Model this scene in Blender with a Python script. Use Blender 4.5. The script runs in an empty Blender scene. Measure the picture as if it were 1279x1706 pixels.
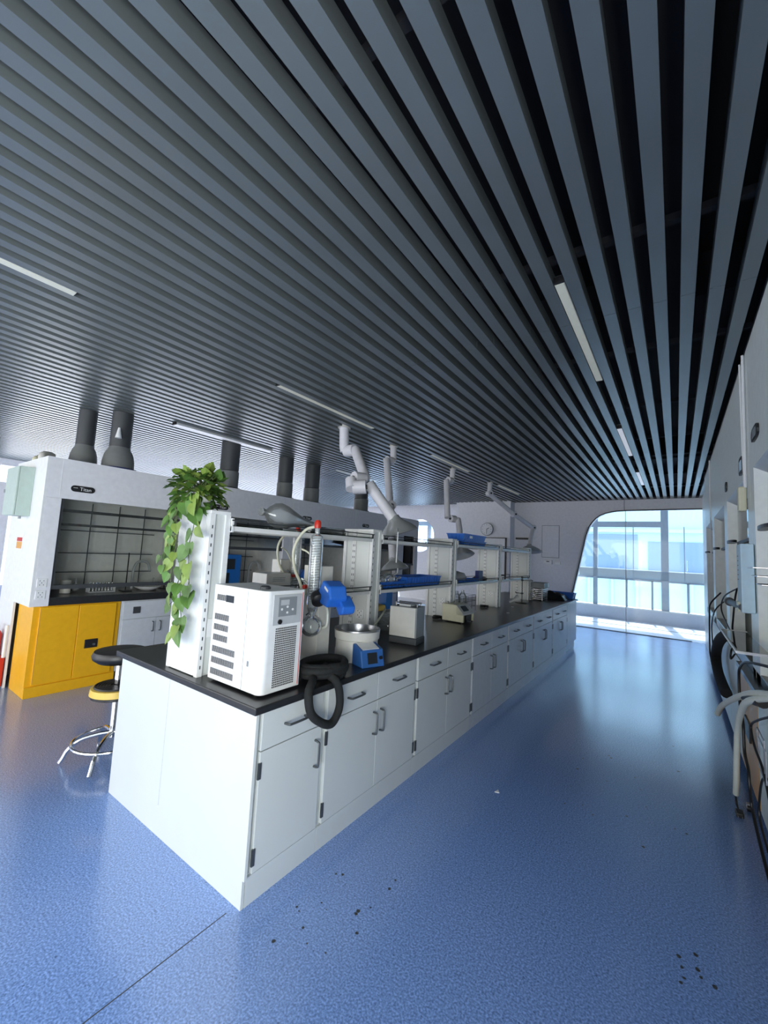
import bpy, math, random
from mathutils import Vector, Matrix
random.seed(7)
C = bpy.context.scene.collection
S = bpy.context.scene
PI = math.pi

# ------------------------------------------------------------------ camera
cam_d = bpy.data.cameras.new('camera')
cam = bpy.data.objects.new('camera', cam_d); C.objects.link(cam)
cam_d.sensor_fit = 'VERTICAL'; cam_d.sensor_height = 36.0
cam_d.lens = 681.06/1706*36.0
cam_d.clip_start = 0.02; cam_d.clip_end = 200
yaw, pitch, roll = -0.6222, 0.0942, 0.0513
F = Vector((math.sin(yaw)*math.cos(pitch), math.cos(yaw)*math.cos(pitch), math.sin(pitch)))
Rt = Vector((math.cos(yaw), -math.sin(yaw), 0)); U = Rt.cross(F)
r2 = Rt*math.cos(roll) + U*math.sin(roll); u2 = -Rt*math.sin(roll) + U*math.cos(roll)
cam.matrix_world = Matrix(((r2.x, u2.x, -F.x, 1.531), (r2.y, u2.y, -F.y, -1.2428), (r2.z, u2.z, -F.z, 1.5705), (0, 0, 0, 1)))
S.camera = cam

# ------------------------------------------------------------------ world and light
SKY_FRONT, SKY_BACK, EXPO = 4.4, 1.35, 1.12
w = bpy.data.worlds.new('sky'); S.world = w; w.use_nodes = True
nt = w.node_tree; nt.nodes.clear()
wo = nt.nodes.new('ShaderNodeOutputWorld'); bg = nt.nodes.new('ShaderNodeBackground')
tc = nt.nodes.new('ShaderNodeTexCoord'); sp = nt.nodes.new('ShaderNodeSeparateXYZ')
rp = nt.nodes.new('ShaderNodeValToRGB'); mp = nt.nodes.new('ShaderNodeMapRange')
mp.inputs['From Min'].default_value = -1; mp.inputs['From Max'].default_value = 1
rp.color_ramp.elements[0].position = 0.35; rp.color_ramp.elements[0].color = (1*SKY_BACK, 1.0*SKY_BACK, 1.0*SKY_BACK, 1)
rp.color_ramp.elements[1].position = 0.65; rp.color_ramp.elements[1].color = (.80*SKY_FRONT, .88*SKY_FRONT, 1.12*SKY_FRONT, 1)
nt.links.new(tc.outputs['Generated'], sp.inputs[0]); nt.links.new(sp.outputs['Y'], mp.inputs['Value'])
nt.links.new(mp.outputs['Result'], rp.inputs['Fac']); nt.links.new(rp.outputs['Color'], bg.inputs['Color'])
mx_ = nt.nodes.new('ShaderNodeMapRange'); mx_.inputs['From Min'].default_value = -.9; mx_.inputs['From Max'].default_value = -.1
mx_.inputs['To Min'].default_value = .3; mx_.inputs['To Max'].default_value = 1   # the sky is dimmer to the left of the building
nt.links.new(sp.outputs['X'], mx_.inputs['Value']); nt.links.new(mx_.outputs['Result'], bg.inputs['Strength'])
nt.links.new(bg.outputs[0], wo.inputs[0])

def area(name, loc, rot, sx, sy, power, col=(1, 1, 1)):
    d = bpy.data.lights.new(name, 'AREA'); d.shape = 'RECTANGLE'; d.size = sx; d.size_y = sy
    d.energy = power; d.color = col
    o = bpy.data.objects.new(name, d); C.objects.link(o); o.location = loc; o.rotation_euler = rot
    return o
# daylight entering through the glazing behind the camera and on the far left of the lab, plus an added fill on the right
area('daylight_back', (-4.4, -5.9, 1.6), (PI/2, 0, 0), 8.8, 2.5, 96, (1, 1, .98))
area('fill_right', (1.97, -3.6, 1.15), (PI/2, 0, PI/2), 4.0, 1.4, 115, (.97, 1, .98))  # invented fill lamp, brightens the faces turned to the aisle
area('daylight_left', (-9.42, 1.75, 1.7), (PI/2, 0, -PI/2), 1.7, 2.3, 17, (1, .98, .95))
area('daylight_left_far', (-9.42, 6.3, 1.6), (PI/2, 0, -PI/2), 6.6, 2.5, 38, (.97, .98, 1))
sun = bpy.data.lights.new('sun', 'SUN'); sun.energy = 12; sun.angle = .02; sun.color = (1, .97, .92)
so_ = bpy.data.objects.new('sun', sun); C.objects.link(so_); so_.rotation_euler = (math.radians(-36), 0, math.radians(8))
for nm, loc, rot, sx, sy in (('portal_far', (.6, 11.98, 1.6), (PI/2, 0, PI), 8.5, 2.5),):
    p = area(nm, loc, rot, sx, sy, 1); p.data.cycles.is_portal = True

S.view_settings.view_transform = 'Standard'; S.view_settings.look = 'None'
S.view_settings.exposure = EXPO; S.view_settings.gamma = 1.0
try: S.view_settings.use_curve_mapping = False
except Exception: pass
S.cycles.max_bounces = 10; S.cycles.diffuse_bounces = 4; S.cycles.glossy_bounces = 4
S.cycles.transparent_max_bounces = 24; S.cycles.transmission_bounces = 6
S.cycles.caustics_reflective = False; S.cycles.caustics_refractive = False
S.cycles.sample_clamp_indirect = 6

# ------------------------------------------------------------------ materials
def mat(name, col, rough=.5, metal=0, noise=None, bump=None, spec=.5, coat=0, emis=0):
    m = bpy.data.materials.new(name); m.use_nodes = True
    n = m.node_tree; b = n.nodes['Principled BSDF']
    b.inputs['Base Color'].default_value = (*col, 1); b.inputs['Roughness'].default_value = rough
    b.inputs['Metallic'].default_value = metal; b.inputs['Specular IOR Level'].default_value = spec
    if emis: b.inputs['Emission Color'].default_value = (*col, 1); b.inputs['Emission Strength'].default_value = emis
    if coat: b.inputs['Coat Weight'].default_value = coat; b.inputs['Coat Roughness'].default_value = .1
    t = n.nodes.new('ShaderNodeTexCoord')
    sc, amt = noise if noise else (18, .04)
    nz = n.nodes.new('ShaderNodeTexNoise'); nz.inputs['Scale'].default_value = sc; nz.inputs['Detail'].default_value = 3
    n.links.new(t.outputs['Object'], nz.inputs['Vector'])
    r = n.nodes.new('ShaderNodeValToRGB')
    r.color_ramp.elements[0].position = .3; r.color_ramp.elements[1].position = .7
    r.color_ramp.elements[0].color = tuple(c*(1-amt) for c in col)+(1,)
    r.color_ramp.elements[1].color = tuple(min(1, c*(1+amt)) for c in col)+(1,)
    n.links.new(nz.outputs['Fac'], r.inputs['Fac']); n.links.new(r.outputs['Color'], b.inputs['Base Color'])
    if bump:
        bp = n.nodes.new('ShaderNodeBump'); bp.inputs['Strength'].default_value = bump[1]; bp.inputs['Distance'].default_value = .01
        n2 = n.nodes.new('ShaderNodeTexNoise'); n2.inputs['Scale'].default_value = bump[0]
        n.links.new(t.outputs['Object'], n2.inputs['Vector'])
        n.links.new(n2.outputs['Fac'], bp.inputs['Height']); n.links.new(bp.outputs['Normal'], b.inputs['Normal'])
    return m
def glass(name, tint=(1, 1, 1), refl=1.0, rough=.02, haze=0, hazecol=(.8, .85, .85)):
    m = bpy.data.materials.new(name); m.use_nodes = True
    n = m.node_tree; n.nodes.clear()
    o = n.nodes.new('ShaderNodeOutputMaterial'); tr = n.nodes.new('ShaderNodeBsdfTransparent')
    gl = n.nodes.new('ShaderNodeBsdfGlossy'); gl.inputs['Roughness'].default_value = rough
    tr.inputs['Color'].default_value = (*tint, 1)
    fr = n.nodes.new('ShaderNodeFresnel'); fr.inputs['IOR'].default_value = 1.45
    mu = n.nodes.new('ShaderNodeMath'); mu.operation = 'MULTIPLY'; mu.inputs[1].default_value = refl
    mx = n.nodes.new('ShaderNodeMixShader')
    n.links.new(fr.outputs[0], mu.inputs[0]); n.links.new(mu.outputs[0], mx.inputs[0])
    n.links.new(tr.outputs[0], mx.inputs[1]); n.links.new(gl.outputs[0], mx.inputs[2])
    last = mx
    if haze:
        d = n.nodes.new('ShaderNodeBsdfDiffuse'); d.inputs['Color'].default_value = (*hazecol, 1)
        m2 = n.nodes.new('ShaderNodeMixShader'); m2.inputs[0].default_value = haze
        n.links.new(mx.outputs[0], m2.inputs[1]); n.links.new(d.outputs[0], m2.inputs[2]); last = m2
    n.links.new(last.outputs[0], o.inputs[0])
    return m

def floor_mat():
    m = bpy.data.materials.new('blue_vinyl'); m.use_nodes = True
    n = m.node_tree; b = n.nodes['Principled BSDF']; t = n.nodes.new('ShaderNodeTexCoord')
    def noise(sc, det=2):
        z = n.nodes.new('ShaderNodeTexNoise'); z.inputs['Scale'].default_value = sc; z.inputs['Detail'].default_value = det
        n.links.new(t.outputs['Object'], z.inputs['Vector']); return z
    def ramp(src, stops):
        r = n.nodes.new('ShaderNodeValToRGB'); e = r.color_ramp.elements
        while len(e) < len(stops): e.new(.5)
        for q, (p, c) in zip(e, stops): q.position = p; q.color = (*c, 1)
        n.links.new(src, r.inputs['Fac']); return r
    base = ramp(noise(1.3, 4).outputs['Fac'], [(.3, (.215, .36, .74)), (.7, (.23, .375, .76))])
    fine = ramp(noise(130, 3).outputs['Fac'], [(.34, (.55, .60, .68)), (.5, (.96, .98, 1.0)), (.68, (1.6, 1.5, 1.35))])
    mul = n.nodes.new('ShaderNodeMix'); mul.data_type = 'RGBA'; mul.blend_type = 'MULTIPLY'; mul.inputs[0].default_value = 1
    n.links.new(base.outputs[0], mul.inputs[6]); n.links.new(fine.outputs[0], mul.inputs[7])
    spk = ramp(noise(60, 1).outputs['Fac'], [(.25, (.55, .58, .62)), (.30, (1, 1, 1))])
    mul2 = n.nodes.new('ShaderNodeMix'); mul2.data_type = 'RGBA'; mul2.blend_type = 'MULTIPLY'; mul2.inputs[0].default_value = 1
    n.links.new(mul.outputs[2], mul2.inputs[6]); n.links.new(spk.outputs[0], mul2.inputs[7])
    n.links.new(mul2.outputs[2], b.inputs['Base Color'])
    rr = ramp(noise(2.2, 5).outputs['Fac'], [(.3, (.17,)*3), (.7, (.23,)*3)])
    n.links.new(rr.outputs[0], b.inputs['Roughness']); b.inputs['Specular IOR Level'].default_value = .6; b.inputs['Coat Weight'].default_value = .7; b.inputs['Coat Roughness'].default_value = .17; b.inputs['Coat IOR'].default_value = 1.6
    bp = n.nodes.new('ShaderNodeBump'); bp.inputs['Strength'].default_value = .10; bp.inputs['Distance'].default_value = .006
    n.links.new(noise(22, 5).outputs['Fac'], bp.inputs['Height']); n.links.new(bp.outputs['Normal'], b.inputs['Normal'])
    return m

M = dict(
    floor=floor_mat(),
    wall=mat('white_paint', (.78, .78, .80), .6),
    wall_w=mat('hood_white', (.82, .87, .83), .35),
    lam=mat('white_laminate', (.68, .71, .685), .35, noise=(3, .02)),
    lam2=mat('cool_lit_white_laminate', (.62, .65, .68), .35),  # on the far bench cabinets, bluish light put into the white
    top=mat('black_resin', (.020, .021, .023), .28, noise=(40, .2)),
    slat=mat('grey_aluminium', (.19, .215, .215), .36, metal=.4, spec=.35, noise=(2, .06)),
    plen=mat('black_plenum', (.012, .012, .014), .8),
    duct=mat('grey_duct', (.16, .17, .17), .5),
    dkgrey=mat('dark_grey', (.05, .055, .06), .5),
    grey=mat('mid_grey', (.25, .27, .28), .5),
    ltgrey=mat('light_grey', (.5, .52, .53), .45),
    black=mat('black_plastic', (.012, .012, .013), .4),
    rubber=mat('black_foam', (.012, .013, .013), .85, bump=(60, .4)),
    chrome=mat('chrome', (.75, .75, .76), .12, metal=1),
    steel=mat('brushed_steel', (.45, .45, .46), .3, metal=1),
    handle=mat('dull_nickel', (.12, .13, .135), .35, metal=.6),
    yellow=mat('safety_yellow', (.84, .43, .006), .35),
    yellow2=mat('pale_yellow', (.75, .52, .10), .45),
    orange=mat('orange_yellow', (.72, .36, .07), .4),
    cream=mat('cream', (.66, .64, .46), .45),
    offwhite=mat('off_white', (.62, .61, .56), .4),
    white=mat('bright_white', (.80, .81, .80), .4),
    blue=mat('blue_plastic', (.025, .15, .60), .35),
    blue2=mat('blue_enamel', (.03, .12, .36), .35),
    cyanblue=mat('instrument_blue', (.01, .15, .50), .35),
    navy=mat('navy_card', (.02, .03, .15), .5),
    red=mat('red_paint', (.55, .03, .015), .4),
    sage=mat('sage_green_metal', (.45, .55, .49), .4),
    tube=mat('cream_hose', (.66, .66, .52), .45),
    whitehose=mat('white_hose', (.72, .75, .66), .45),
    pipe=mat('white_polypropylene', (.66, .66, .70), .4),
    leaf=mat('leaf', (.075, .165, .030), .45, noise=(9, .45)),
    leaf2=mat('leaf_light', (.19, .28, .055), .45, noise=(9, .3)),
    stem=mat('stem', (.09, .12, .04), .6),
    kick=mat('grey_kickboard', (.10, .11, .12), .6),
    screen=mat('dark_screen', (.02, .025, .03), .15),
    fixture=mat('fixture_cream', (.60, .60, .50), .5, emis=.10),  # lamps are off; faint glow added to lift the diffuser tone
    fixture_w=mat('fixture_white', (.72, .74, .80), .5, emis=.22),
    corr=mat('corridor_white', (.80, .80, .82), .4),
    sillm=mat('sill_grey', (.42, .45, .52), .5),
    bld=mat('pale_facade', (.55, .60, .66), .6),
    bldw=mat('facade_window_blue', (.22, .32, .50), .2),
    mull=mat('mullion_grey', (.30, .35, .40), .4),
    blind=mat('blind_blue', (.62, .82, .92), .6),
    dark_in=mat('hood_liner', (.80, .80, .76), .5),
    glass=glass('clear_glass', (.97, .99, .98)),
    hoodglass=glass('hood_glass', (.94, .95, .94), 1.0),
    panel=glass('partition_glass', (.96, .98, .99), .6),
    frost=glass('frosted_band', (.95, .98, 1), .5, .3, .55, (.85, .92, .95)),
    dome=glass('clear_dome', (.80, .83, .83), 1.0, .15, .42, (.55, .58, .58)),
    glassg=glass('green_edge_glass', (.55, .68, .62), 1.2),
    lab=glass('lab_glass', (.92, .95, .95), 2.0, .03, .16, (.85, .88, .88)),
    coilg=mat('coil_glass', (.72, .75, .76), .12, coat=.5),
    tint=glass('tinted_window_glass', (.86, .95, 1.0), .7),
    bldg=mat('facade_glass_cyan', (.50, .74, .90), .25),
)

# ------------------------------------------------------------------ mesh builder
class MB:
    def __init__(s): s.v = []; s.f = []; s.mi = []; s.cur = 0
    def add(s, vs, fs):
        k = len(s.v); s.v += [tuple(v) for v in vs]
        for f in fs: s.f.append([k+i for i in f]); s.mi.append(s.cur)
        return s
    def m(s, i): s.cur = i; return s
    def box(s, x0, y0, z0, x1, y1, z1):
        if x0 > x1: x0, x1 = x1, x0
        if y0 > y1: y0, y1 = y1, y0
        if z0 > z1: z0, z1 = z1, z0
        return s.add([(x0,y0,z0),(x1,y0,z0),(x1,y1,z0),(x0,y1,z0),(x0,y0,z1),(x1,y0,z1),(x1,y1,z1),(x0,y1,z1)],
              [(3,2,1,0),(4,5,6,7),(0,1,5,4),(1,2,6,5),(2,3,7,6),(3,0,4,7)])
    def prism(s, pts, axis, a, b):
        # polygon pts (2D) extruded along axis from a to b
        def P(p, t):
            return {'x': (t, p[0], p[1]), 'y': (p[0], t, p[1]), 'z': (p[0], p[1], t)}[axis]
        n = len(pts)
        vs = [P(p, a) for p in pts]+[P(p, b) for p in pts]
        return s.add(vs, [list(range(n))[::-1], list(range(n, 2*n))]+[(i, (i+1) % n, n+(i+1) % n, n+i) for i in range(n)])
    def frame(s, axis_pts): pass
    def ring(s, c, n1, n2, r, k):
        return [Vector(c)+n1*(math.cos(2*PI*i/k)*r)+n2*(math.sin(2*PI*i/k)*r) for i in range(k)]
    def tube(s, path, r, k=8, caps=True, closed=False):
        P = [Vector(p) for p in path]; n = len(P)
        rs = r if isinstance(r, (list, tuple)) else [r]*n
        T = []
        for i in range(n):
            a = P[i-1] if (i > 0 or closed) else P[i]; b = P[(i+1) % n] if (i < n-1 or closed) else P[i]
            t = (b-a); T.append(t.normalized() if t.length > 1e-9 else Vector((0, 0, 1)))
        up = Vector((0, 0, 1)) if abs(T[0].z) < .9 else Vector((1, 0, 0))
        n1 = T[0].cross(up).normalized(); base = len(s.v)
        for i in range(n):
            n1 = (n1 - T[i]*n1.dot(T[i]))
            n1 = n1.normalized() if n1.length > 1e-6 else T[i].orthogonal().normalized()
            n2 = T[i].cross(n1)
            s.v += [tuple(q) for q in s.ring(P[i], n1, n2, rs[i], k)]
        for i in range(n if closed else n-1):
            j = (i+1) % n
            for q in range(k):
                s.f.append([base+i*k+q, base+i*k+(q+1) % k, base+j*k+(q+1) % k, base+j*k+q]); s.mi.append(s.cur)
        if caps and not closed:
            s.f.append([base+q for q in range(k)][::-1]); s.mi.append(s.cur)
            s.f.append([base+(n-1)*k+q for q in range(k)]); s.mi.append(s.cur)
        return s
    def lathe(s, prof, c=(0, 0, 0), k=24, axis='z', cap=True):
        # prof: list of (r, h)
        def P(r, h, a):
            x, y = r*math.cos(a), r*math.sin(a)
            v = {'z': (x, y, h), 'x': (h, x, y), 'y': (y, h, x)}[axis]
            return (v[0]+c[0], v[1]+c[1], v[2]+c[2])
        base = len(s.v)
        for r, h in prof:
            s.v += [P(r, h, 2*PI*i/k) for i in range(k)]
        for j in range(len(prof)-1):
            for i in range(k):
                s.f.append([base+j*k+i, base+j*k+(i+1) % k, base+(j+1)*k+(i+1) % k, base+(j+1)*k+i]); s.mi.append(s.cur)
        if cap:
            s.f.append([base+i for i in range(k)][::-1]); s.mi.append(s.cur)
            s.f.append([base+(len(prof)-1)*k+i for i in range(k)]); s.mi.append(s.cur)
        return s
    def xf(s, mtx, start=0):
        for i in range(start, len(s.v)): s.v[i] = tuple(mtx @ Vector(s.v[i]))
        return s
    def build(s, name, m, parent=None, smooth=False, bevel=0, kind=None, label=None, loc=None):
        me = bpy.data.meshes.new(name); me.from_pydata(s.v, [], s.f)
        ms = m if isinstance(m, (list, tuple)) else [m]
        for q in ms: me.materials.append(M[q] if isinstance(q, str) else q)
        for p, i in zip(me.polygons, s.mi): p.material_index = min(i, len(ms)-1)
        me.validate()
        if smooth:
            me.polygons.foreach_set('use_smooth', [True]*len(me.polygons))
            try: me.set_sharp_from_angle(angle=math.radians(40))
            except Exception: pass
        me.update()
        o = bpy.data.objects.new(name, me); C.objects.link(o)
        if parent: o.parent = parent
        if loc: o.location = loc
        if bevel:
            b = o.modifiers.new('bevel', 'BEVEL'); b.width = bevel; b.segments = 2; b.limit_method = 'ANGLE'
        if kind: o['kind'] = kind
        if label: o['label'] = label
        return o
def islands(mb, name, m, parent=None, **k):
    # each connected piece becomes an object of its own, same name
    par = list(range(len(mb.v)))
    def find(a):
        while par[a] != a: par[a] = par[par[a]]; a = par[a]
        return a
    for f in mb.f:
        for q in f[1:]: par[find(q)] = find(f[0])
    groups = {}
    for f in mb.f: groups.setdefault(find(f[0]), []).append(f)
    for g in groups.values():
        ids = sorted({i for f in g for i in f}); mp_ = {o_: n_ for n_, o_ in enumerate(ids)}
        b = MB(); b.add([mb.v[i] for i in ids], [[mp_[i] for i in f] for f in g]); b.build(name, m, parent, **k)
def B(*a): return MB().box(*a)
def thing(name, label, cat, loc=(0, 0, 0), rz=0, group=None):
    o = bpy.data.objects.new(name, None); C.objects.link(o); o.empty_display_size = .05
    o.location = loc; o.rotation_euler = (0, 0, rz)
    return tag(o, label, cat, group)
def tag(o, label, cat, group=None, kind=None):
    o['label'] = label; o['category'] = cat
    if group: o['group'] = group
    if kind: o['kind'] = kind
    return o
def struct(mb, name, m, **k): return mb.build(name, m, kind='structure', **k)
def dup(root, loc, label=None, rz=None, group=None):
    def cp(o, par):
        c = o.copy(); C.objects.link(c)
        if par: c.parent = par
        for ch in [x for x in kids.get(o.name, [])]: cp(ch, c)
        return c
    kids = {}
    for o in list(C.objects):
        if o.parent: kids.setdefault(o.parent.name, []).append(o)
    r = cp(root, None); r.location = loc
    if rz is not None: r.rotation_euler = (0, 0, rz)
    if label: r['label'] = label
    if group: r['group'] = group
    return r
def text(body, size, name, m, parent, mtx, depth=.0008):
    cu = bpy.data.curves.new('t', 'FONT'); cu.body = body; cu.size = size; cu.extrude = depth
    cu.align_x = 'CENTER'; cu.align_y = 'CENTER'
    o = bpy.data.objects.new('t', cu); C.objects.link(o)
    dg = bpy.context.evaluated_depsgraph_get(); dg.update()
    me = bpy.data.meshes.new_from_object(o.evaluated_get(dg)); me.name = name
    bpy.data.objects.remove(o)
    me.materials.clear(); me.materials.append(M[m]); me.transform(mtx)
    r = bpy.data.objects.new(name, me); C.objects.link(r)
    if parent: r.parent = parent
    return r
def smooth_path(pts, n=8):
    P = [Vector(p) for p in pts]; out = []
    for i in range(len(P)-1):
        p0 = P[max(i-1, 0)]; p1 = P[i]; p2 = P[i+1]; p3 = P[min(i+2, len(P)-1)]
        for j in range(n):
            t = j/n
            out.append(.5*((2*p1)+(-p0+p2)*t+(2*p0-5*p1+4*p2-p3)*t*t+(-p0+3*p1-3*p2+p3)*t**3))
    return out+[P[-1]]
# text orientation: on a face looking to +X (reads along +Y), to -Y (reads along +X), to -X
FX = lambda x, y, z: Matrix(((0, 0, 1, x), (1, 0, 0, y), (0, 1, 0, z), (0, 0, 0, 1)))
FY = lambda x, y, z: Matrix(((1, 0, 0, x), (0, 0, -1, y), (0, 1, 0, z), (0, 0, 0, 1)))

# ================================================================== SETTING
W, L, H = 1.344, 7.2, 3.037
struct(B(-9.5, -6, -.1, 2.2, 9.72, 0), 'floor', 'floor')
struct(MB().box(-.052, -6, .0, -.048, -.04, .0006), 'trim_1', 'dkgrey')                     # welded seam in the vinyl
# corridor behind the glass partition
struct(B(-9.5, 9.72, -.1, 4.5, 12.1, -.001), 'floor', 'corr')
struct(MB().box(-.55, 9.70, 0, 1.78, 9.74, .012), 'trim_2', 'black')
struct(MB().box(-3, 10.88, 0, 4.5, 10.93, .006), 'trim_3', 'grey')
# right wall, back wall with glazing, left wall with glazing
wr = MB(); wr.box(2.95, -6, 0, 3.1, 9.72, 3.6); wr.box(2.0, -6, 0, 2.95, -5.6, 3.6); wr.box(2.0, -1.6, 0, 2.95, -1.02, 3.6); wr.box(2.0, -5.6, 0, 2.95, -1.6, .45); wr.box(2.0, -5.6, 1.9, 2.95, -1.6, 3.6); wr.box(2.0, 7.235, 0, 2.95, 9.72, 3.6)  # unseen opening behind the camera added for the right-hand fill
struct(wr, 'wall_right', 'wall_w')
wb = MB(); wb.box(-9.5, -6.2, 0, 2.2, -6, .3); wb.box(-9.5, -6.2, 2.9, 2.2, -6, 3.6); wb.box(1.7, -6.2, .3, 2.2, -6, 2.9); wb.box(-9.5, -6.2, .3, -9, -6, 2.9)
struct(wb, 'wall_back', 'wall')
wl = MB(); wl.box(-9.7, -6, 0, -9.5, 12.3, .5); wl.box(-9.7, -6, 2.9, -9.5, 12.3, 3.6); wl.box(-9.7, 2.65, .5, -9.5, 3.0, 2.9); wl.box(-9.7, 9.6, .5, -9.5, 12.3, 2.9); wl.box(-9.7, -6, .5, -9.5, .85, 2.9)
struct(wl, 'wall_left', 'wall')
# far wall with the slanted, round-cornered opening
op = [(-.75, 0), (-.52, .83), (-.37, 1.55), (-.24, 2.18), (-.17, 2.40), (-.11, 2.50), (-.03, 2.60), (.06, 2.67), (.18, 2.725), (.30, 2.755), (.43, 2.775), (.60, 2.785), (2.03, 2.80)]
wf = MB()
poly = [(-3.62, 0)] + op + [(2.03, 3.6), (-3.62, 3.6)]
wf.prism(poly, 'y', 9.72, 9.86)
struct(wf, 'wall_far', 'wall')
tr = MB(); tr.tube([(x-.012, 9.705, z) for x, z in op[:-1]]+[(2.03, 9.705, 2.80)], .014, 6)
struct(tr, 'trim_4', 'dkgrey')
tr = MB(); tr.tube([(x-.04, 9.712, z) for x, z in op[:5]], .022, 6)
struct(tr, 'trim_5', 'ltgrey')
struct(B(.555, 9.712, 2.79, .563, 9.722, 3.037), 'trim_6', 'black')
# wall further back on the left with the round window
ww = MB()
cx, cz, rr = -5.69, 2.16, .56
n = 40
circ = [(cx+rr*math.cos(2*PI*i/n), cz+rr*math.sin(2*PI*i/n)) for i in range(n)]
def out_pt(i):
    a = 2*PI*i/n; c, s_ = math.cos(a), math.sin(a)
    hw, hu, hd = .8, 1.44, 2.16
    t = min(hw/abs(c) if abs(c) > 1e-6 else 1e9, (hu if s_ > 0 else hd)/abs(s_) if abs(s_) > 1e-6 else 1e9)
    return (cx+c*t, cz+s_*t)
vs = []; fs = []
for i in range(n): vs += [(circ[i][0], 11.0, circ[i][1]), (out_pt(i)[0], 11.0, out_pt(i)[1]), (circ[i][0], 11.14, circ[i][1])]
for i in range(n):
    j = (i+1) % n; fs += [(3*i, 3*i+1, 3*j+1, 3*j), (3*i, 3*j, 3*j+2, 3*i+2)]
ww.add(vs, fs); ww.box(-9.5, 11, 0, cx-.8, 11.14, .5); ww.box(-9.5, 11, 2.85, cx-.8, 11.14, 3.6); ww.box(-6.8, 11, .5, cx-.8, 11.14, 2.85); ww.box(cx+.8, 11, 0, -3.4, 11.14, 3.6)
struct(ww, 'wall_rear_left', 'wall')
struct(MB().lathe([(rr, 0), (rr, .02)], (cx, 11.07, cz), 32, 'y'), 'window_1', 'panel')
# the boxed column with the clock
struct(B(-3.55, 9.38, 0, -2.0, 11.0, 3.6), 'wall_column', 'wall')
# white board on the column and dark door edge on the far wall
bd = thing('whiteboard', 'white board with a black frame on the clock column behind the shelves', 'board', (-2.1, 9.36, 1.1))
B(-.75, 0, 0, 0, .015, .95).build('panel', 'white', bd)
f = MB(); f.box(-.02, -.008, -.02, .02, .018, .97); f.box(-.77, -.008, -.03, .02, .018, .0); f.box(-.77, -.008, .95, .02, .018, .97); f.build('frame', 'black', bd)
dr = MB(); dr.box(-1.62, 9.69, 0, -1.56, 9.72, 2.1); dr.box(-1.95, 9.69, 2.05, -1.56, 9.72, 2.1)
struct(dr, 'door_1', 'black')
# ceiling: black void and the aluminium baffles below it
struct(B(-9.7, -6.2, 3.6, 4.5, 12.3, 3.7), 'ceiling', 'plen')
struct(MB().box(-9.5, 9.4, 3.04, 2.1, 9.7, 3.25), 'trim_7', 'plen')
sl = MB()
cuts = [-5.98, -2.3, 1.38, 5.06, 9.7]
k = -87
while k <= 5:
    x = 1.3204+.1243*k
    off = 0 if k % 2 else 1.84
    for a, b in zip(cuts[:-1], cuts[1:]):
        a2 = a+.002 if a > -5.9 else a; b2 = b-.002 if b < 9.6 else b
        yb = 9.7 if b == 9.7 else b2
        sl.box(x, a2, H, x+.0644, yb, H+.075)
    k += 1
struct(sl, 'ceiling_baffles', 'slat')
cr = MB()
for i in range(13):
    y = -5.4+i*1.25; cr.box(-9.4, y, H+.076, 2.0, y+.035, H+.11)
for y in (1.9, 6.4): cr.box(-9.4, y, 3.3, 2.0, y+.35, 3.59)
cr.box(1.2, -6, 3.25, 1.65, 1.9, 3.45)
struct(cr, 'ceiling_carriers', 'plen')
struct(B(-9.5, 11.0, 3.3, 4.5, 12.1, 3.4), 'ceiling_corridor', 'corr')
# corridor ends and the outer window wall
struct(B(4.4, 9.72, 0, 4.5, 12.1, 3.3), 'wall_corridor', 'corr')
struct(B(2.03, 9.72, 0, 4.5, 9.86, 3.6), 'wall_far_right', 'wall')
sw = MB(); sw.box(-9.5, 12.05, 0, 4.5, 12.3, .32); struct(sw, 'wall_sill', 'sillm')
struct(B(-9.5, 12.0, .32, 4.5, 12.3, .36), 'trim_8', 'ltgrey')
struct(B(-9.5, 12.1, 3.05, 4.5, 12.3, 3.6), 'wall_lintel', 'sillm')
fr = MB()
for x, wd in ((-6, .12), (-4.2, .12), (-2.3, .12), (-.44, .11), (1.2, .17), (3.0, .14), (4.3, .12)): fr.box(x, 12.08, .36, x+wd, 12.2, 3.05)
fr.box(-9.5, 12.09, 2.58, 1.2, 12.19, 2.74)
for x in (-3.2, -1.4, .37, .97, 1.75, 2.4): fr.box(x, 12.12, .36, x+.05, 12.16, 1.12)
fr.box(-9.5, 12.12, 1.10, 4.5, 12.16, 1.16)
for x in (.55, 1.7): fr.box(x, 12.13, 1.16, x+.02, 12.15, 2.6)
struct(fr, 'window_2', 'mull')
struct(B(-9.5, 12.135, .36, 4.5, 12.145, 3.05), 'window_3', 'tint')
# glass partition in the opening, with its frosted band
gp = MB(); gp.prism([(x+.005, z) for x, z in op]+[(2.03, 2.8), (2.03, .012), (-.7, .012)][:0]+[(2.03, 0.012)], 'y', 9.775, 9.785)
struct(gp, 'window_4', 'panel')
struct(B(-.40, 9.765, 1.22, 2.0, 9.772, 1.42), 'trim_9', 'frost')
struct(B(.575, 9.76, .012, .585, 9.80, 2.785), 'trim_10', 'ltgrey')

# buildings across the way
bb = thing('office_building', 'pale building across the way, behind the corridor windows', 'building', (1, 21, -3))
B(-9, 0, 0, 9, 4, 9).build('facade', 'bldg', bb)
g = MB(); g.box(-8.5, -.05, 4.3, -.9, .02, 5.9); g.box(-.5, -.05, 4.3, 8.5, .02, 5.6); g.build('window_band', 'bldw', bb)
g = MB()
for x in range(-8, 9, 1): g.box(x, -.12, 0, x+.12, 0, 4.0)
g.box(-9, -.2, 3.95, 9, 0, 4.3); g.box(-9, -.2, 6.0, 9, 0, 6.15); g.build('cladding', 'ltgrey', bb)

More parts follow.
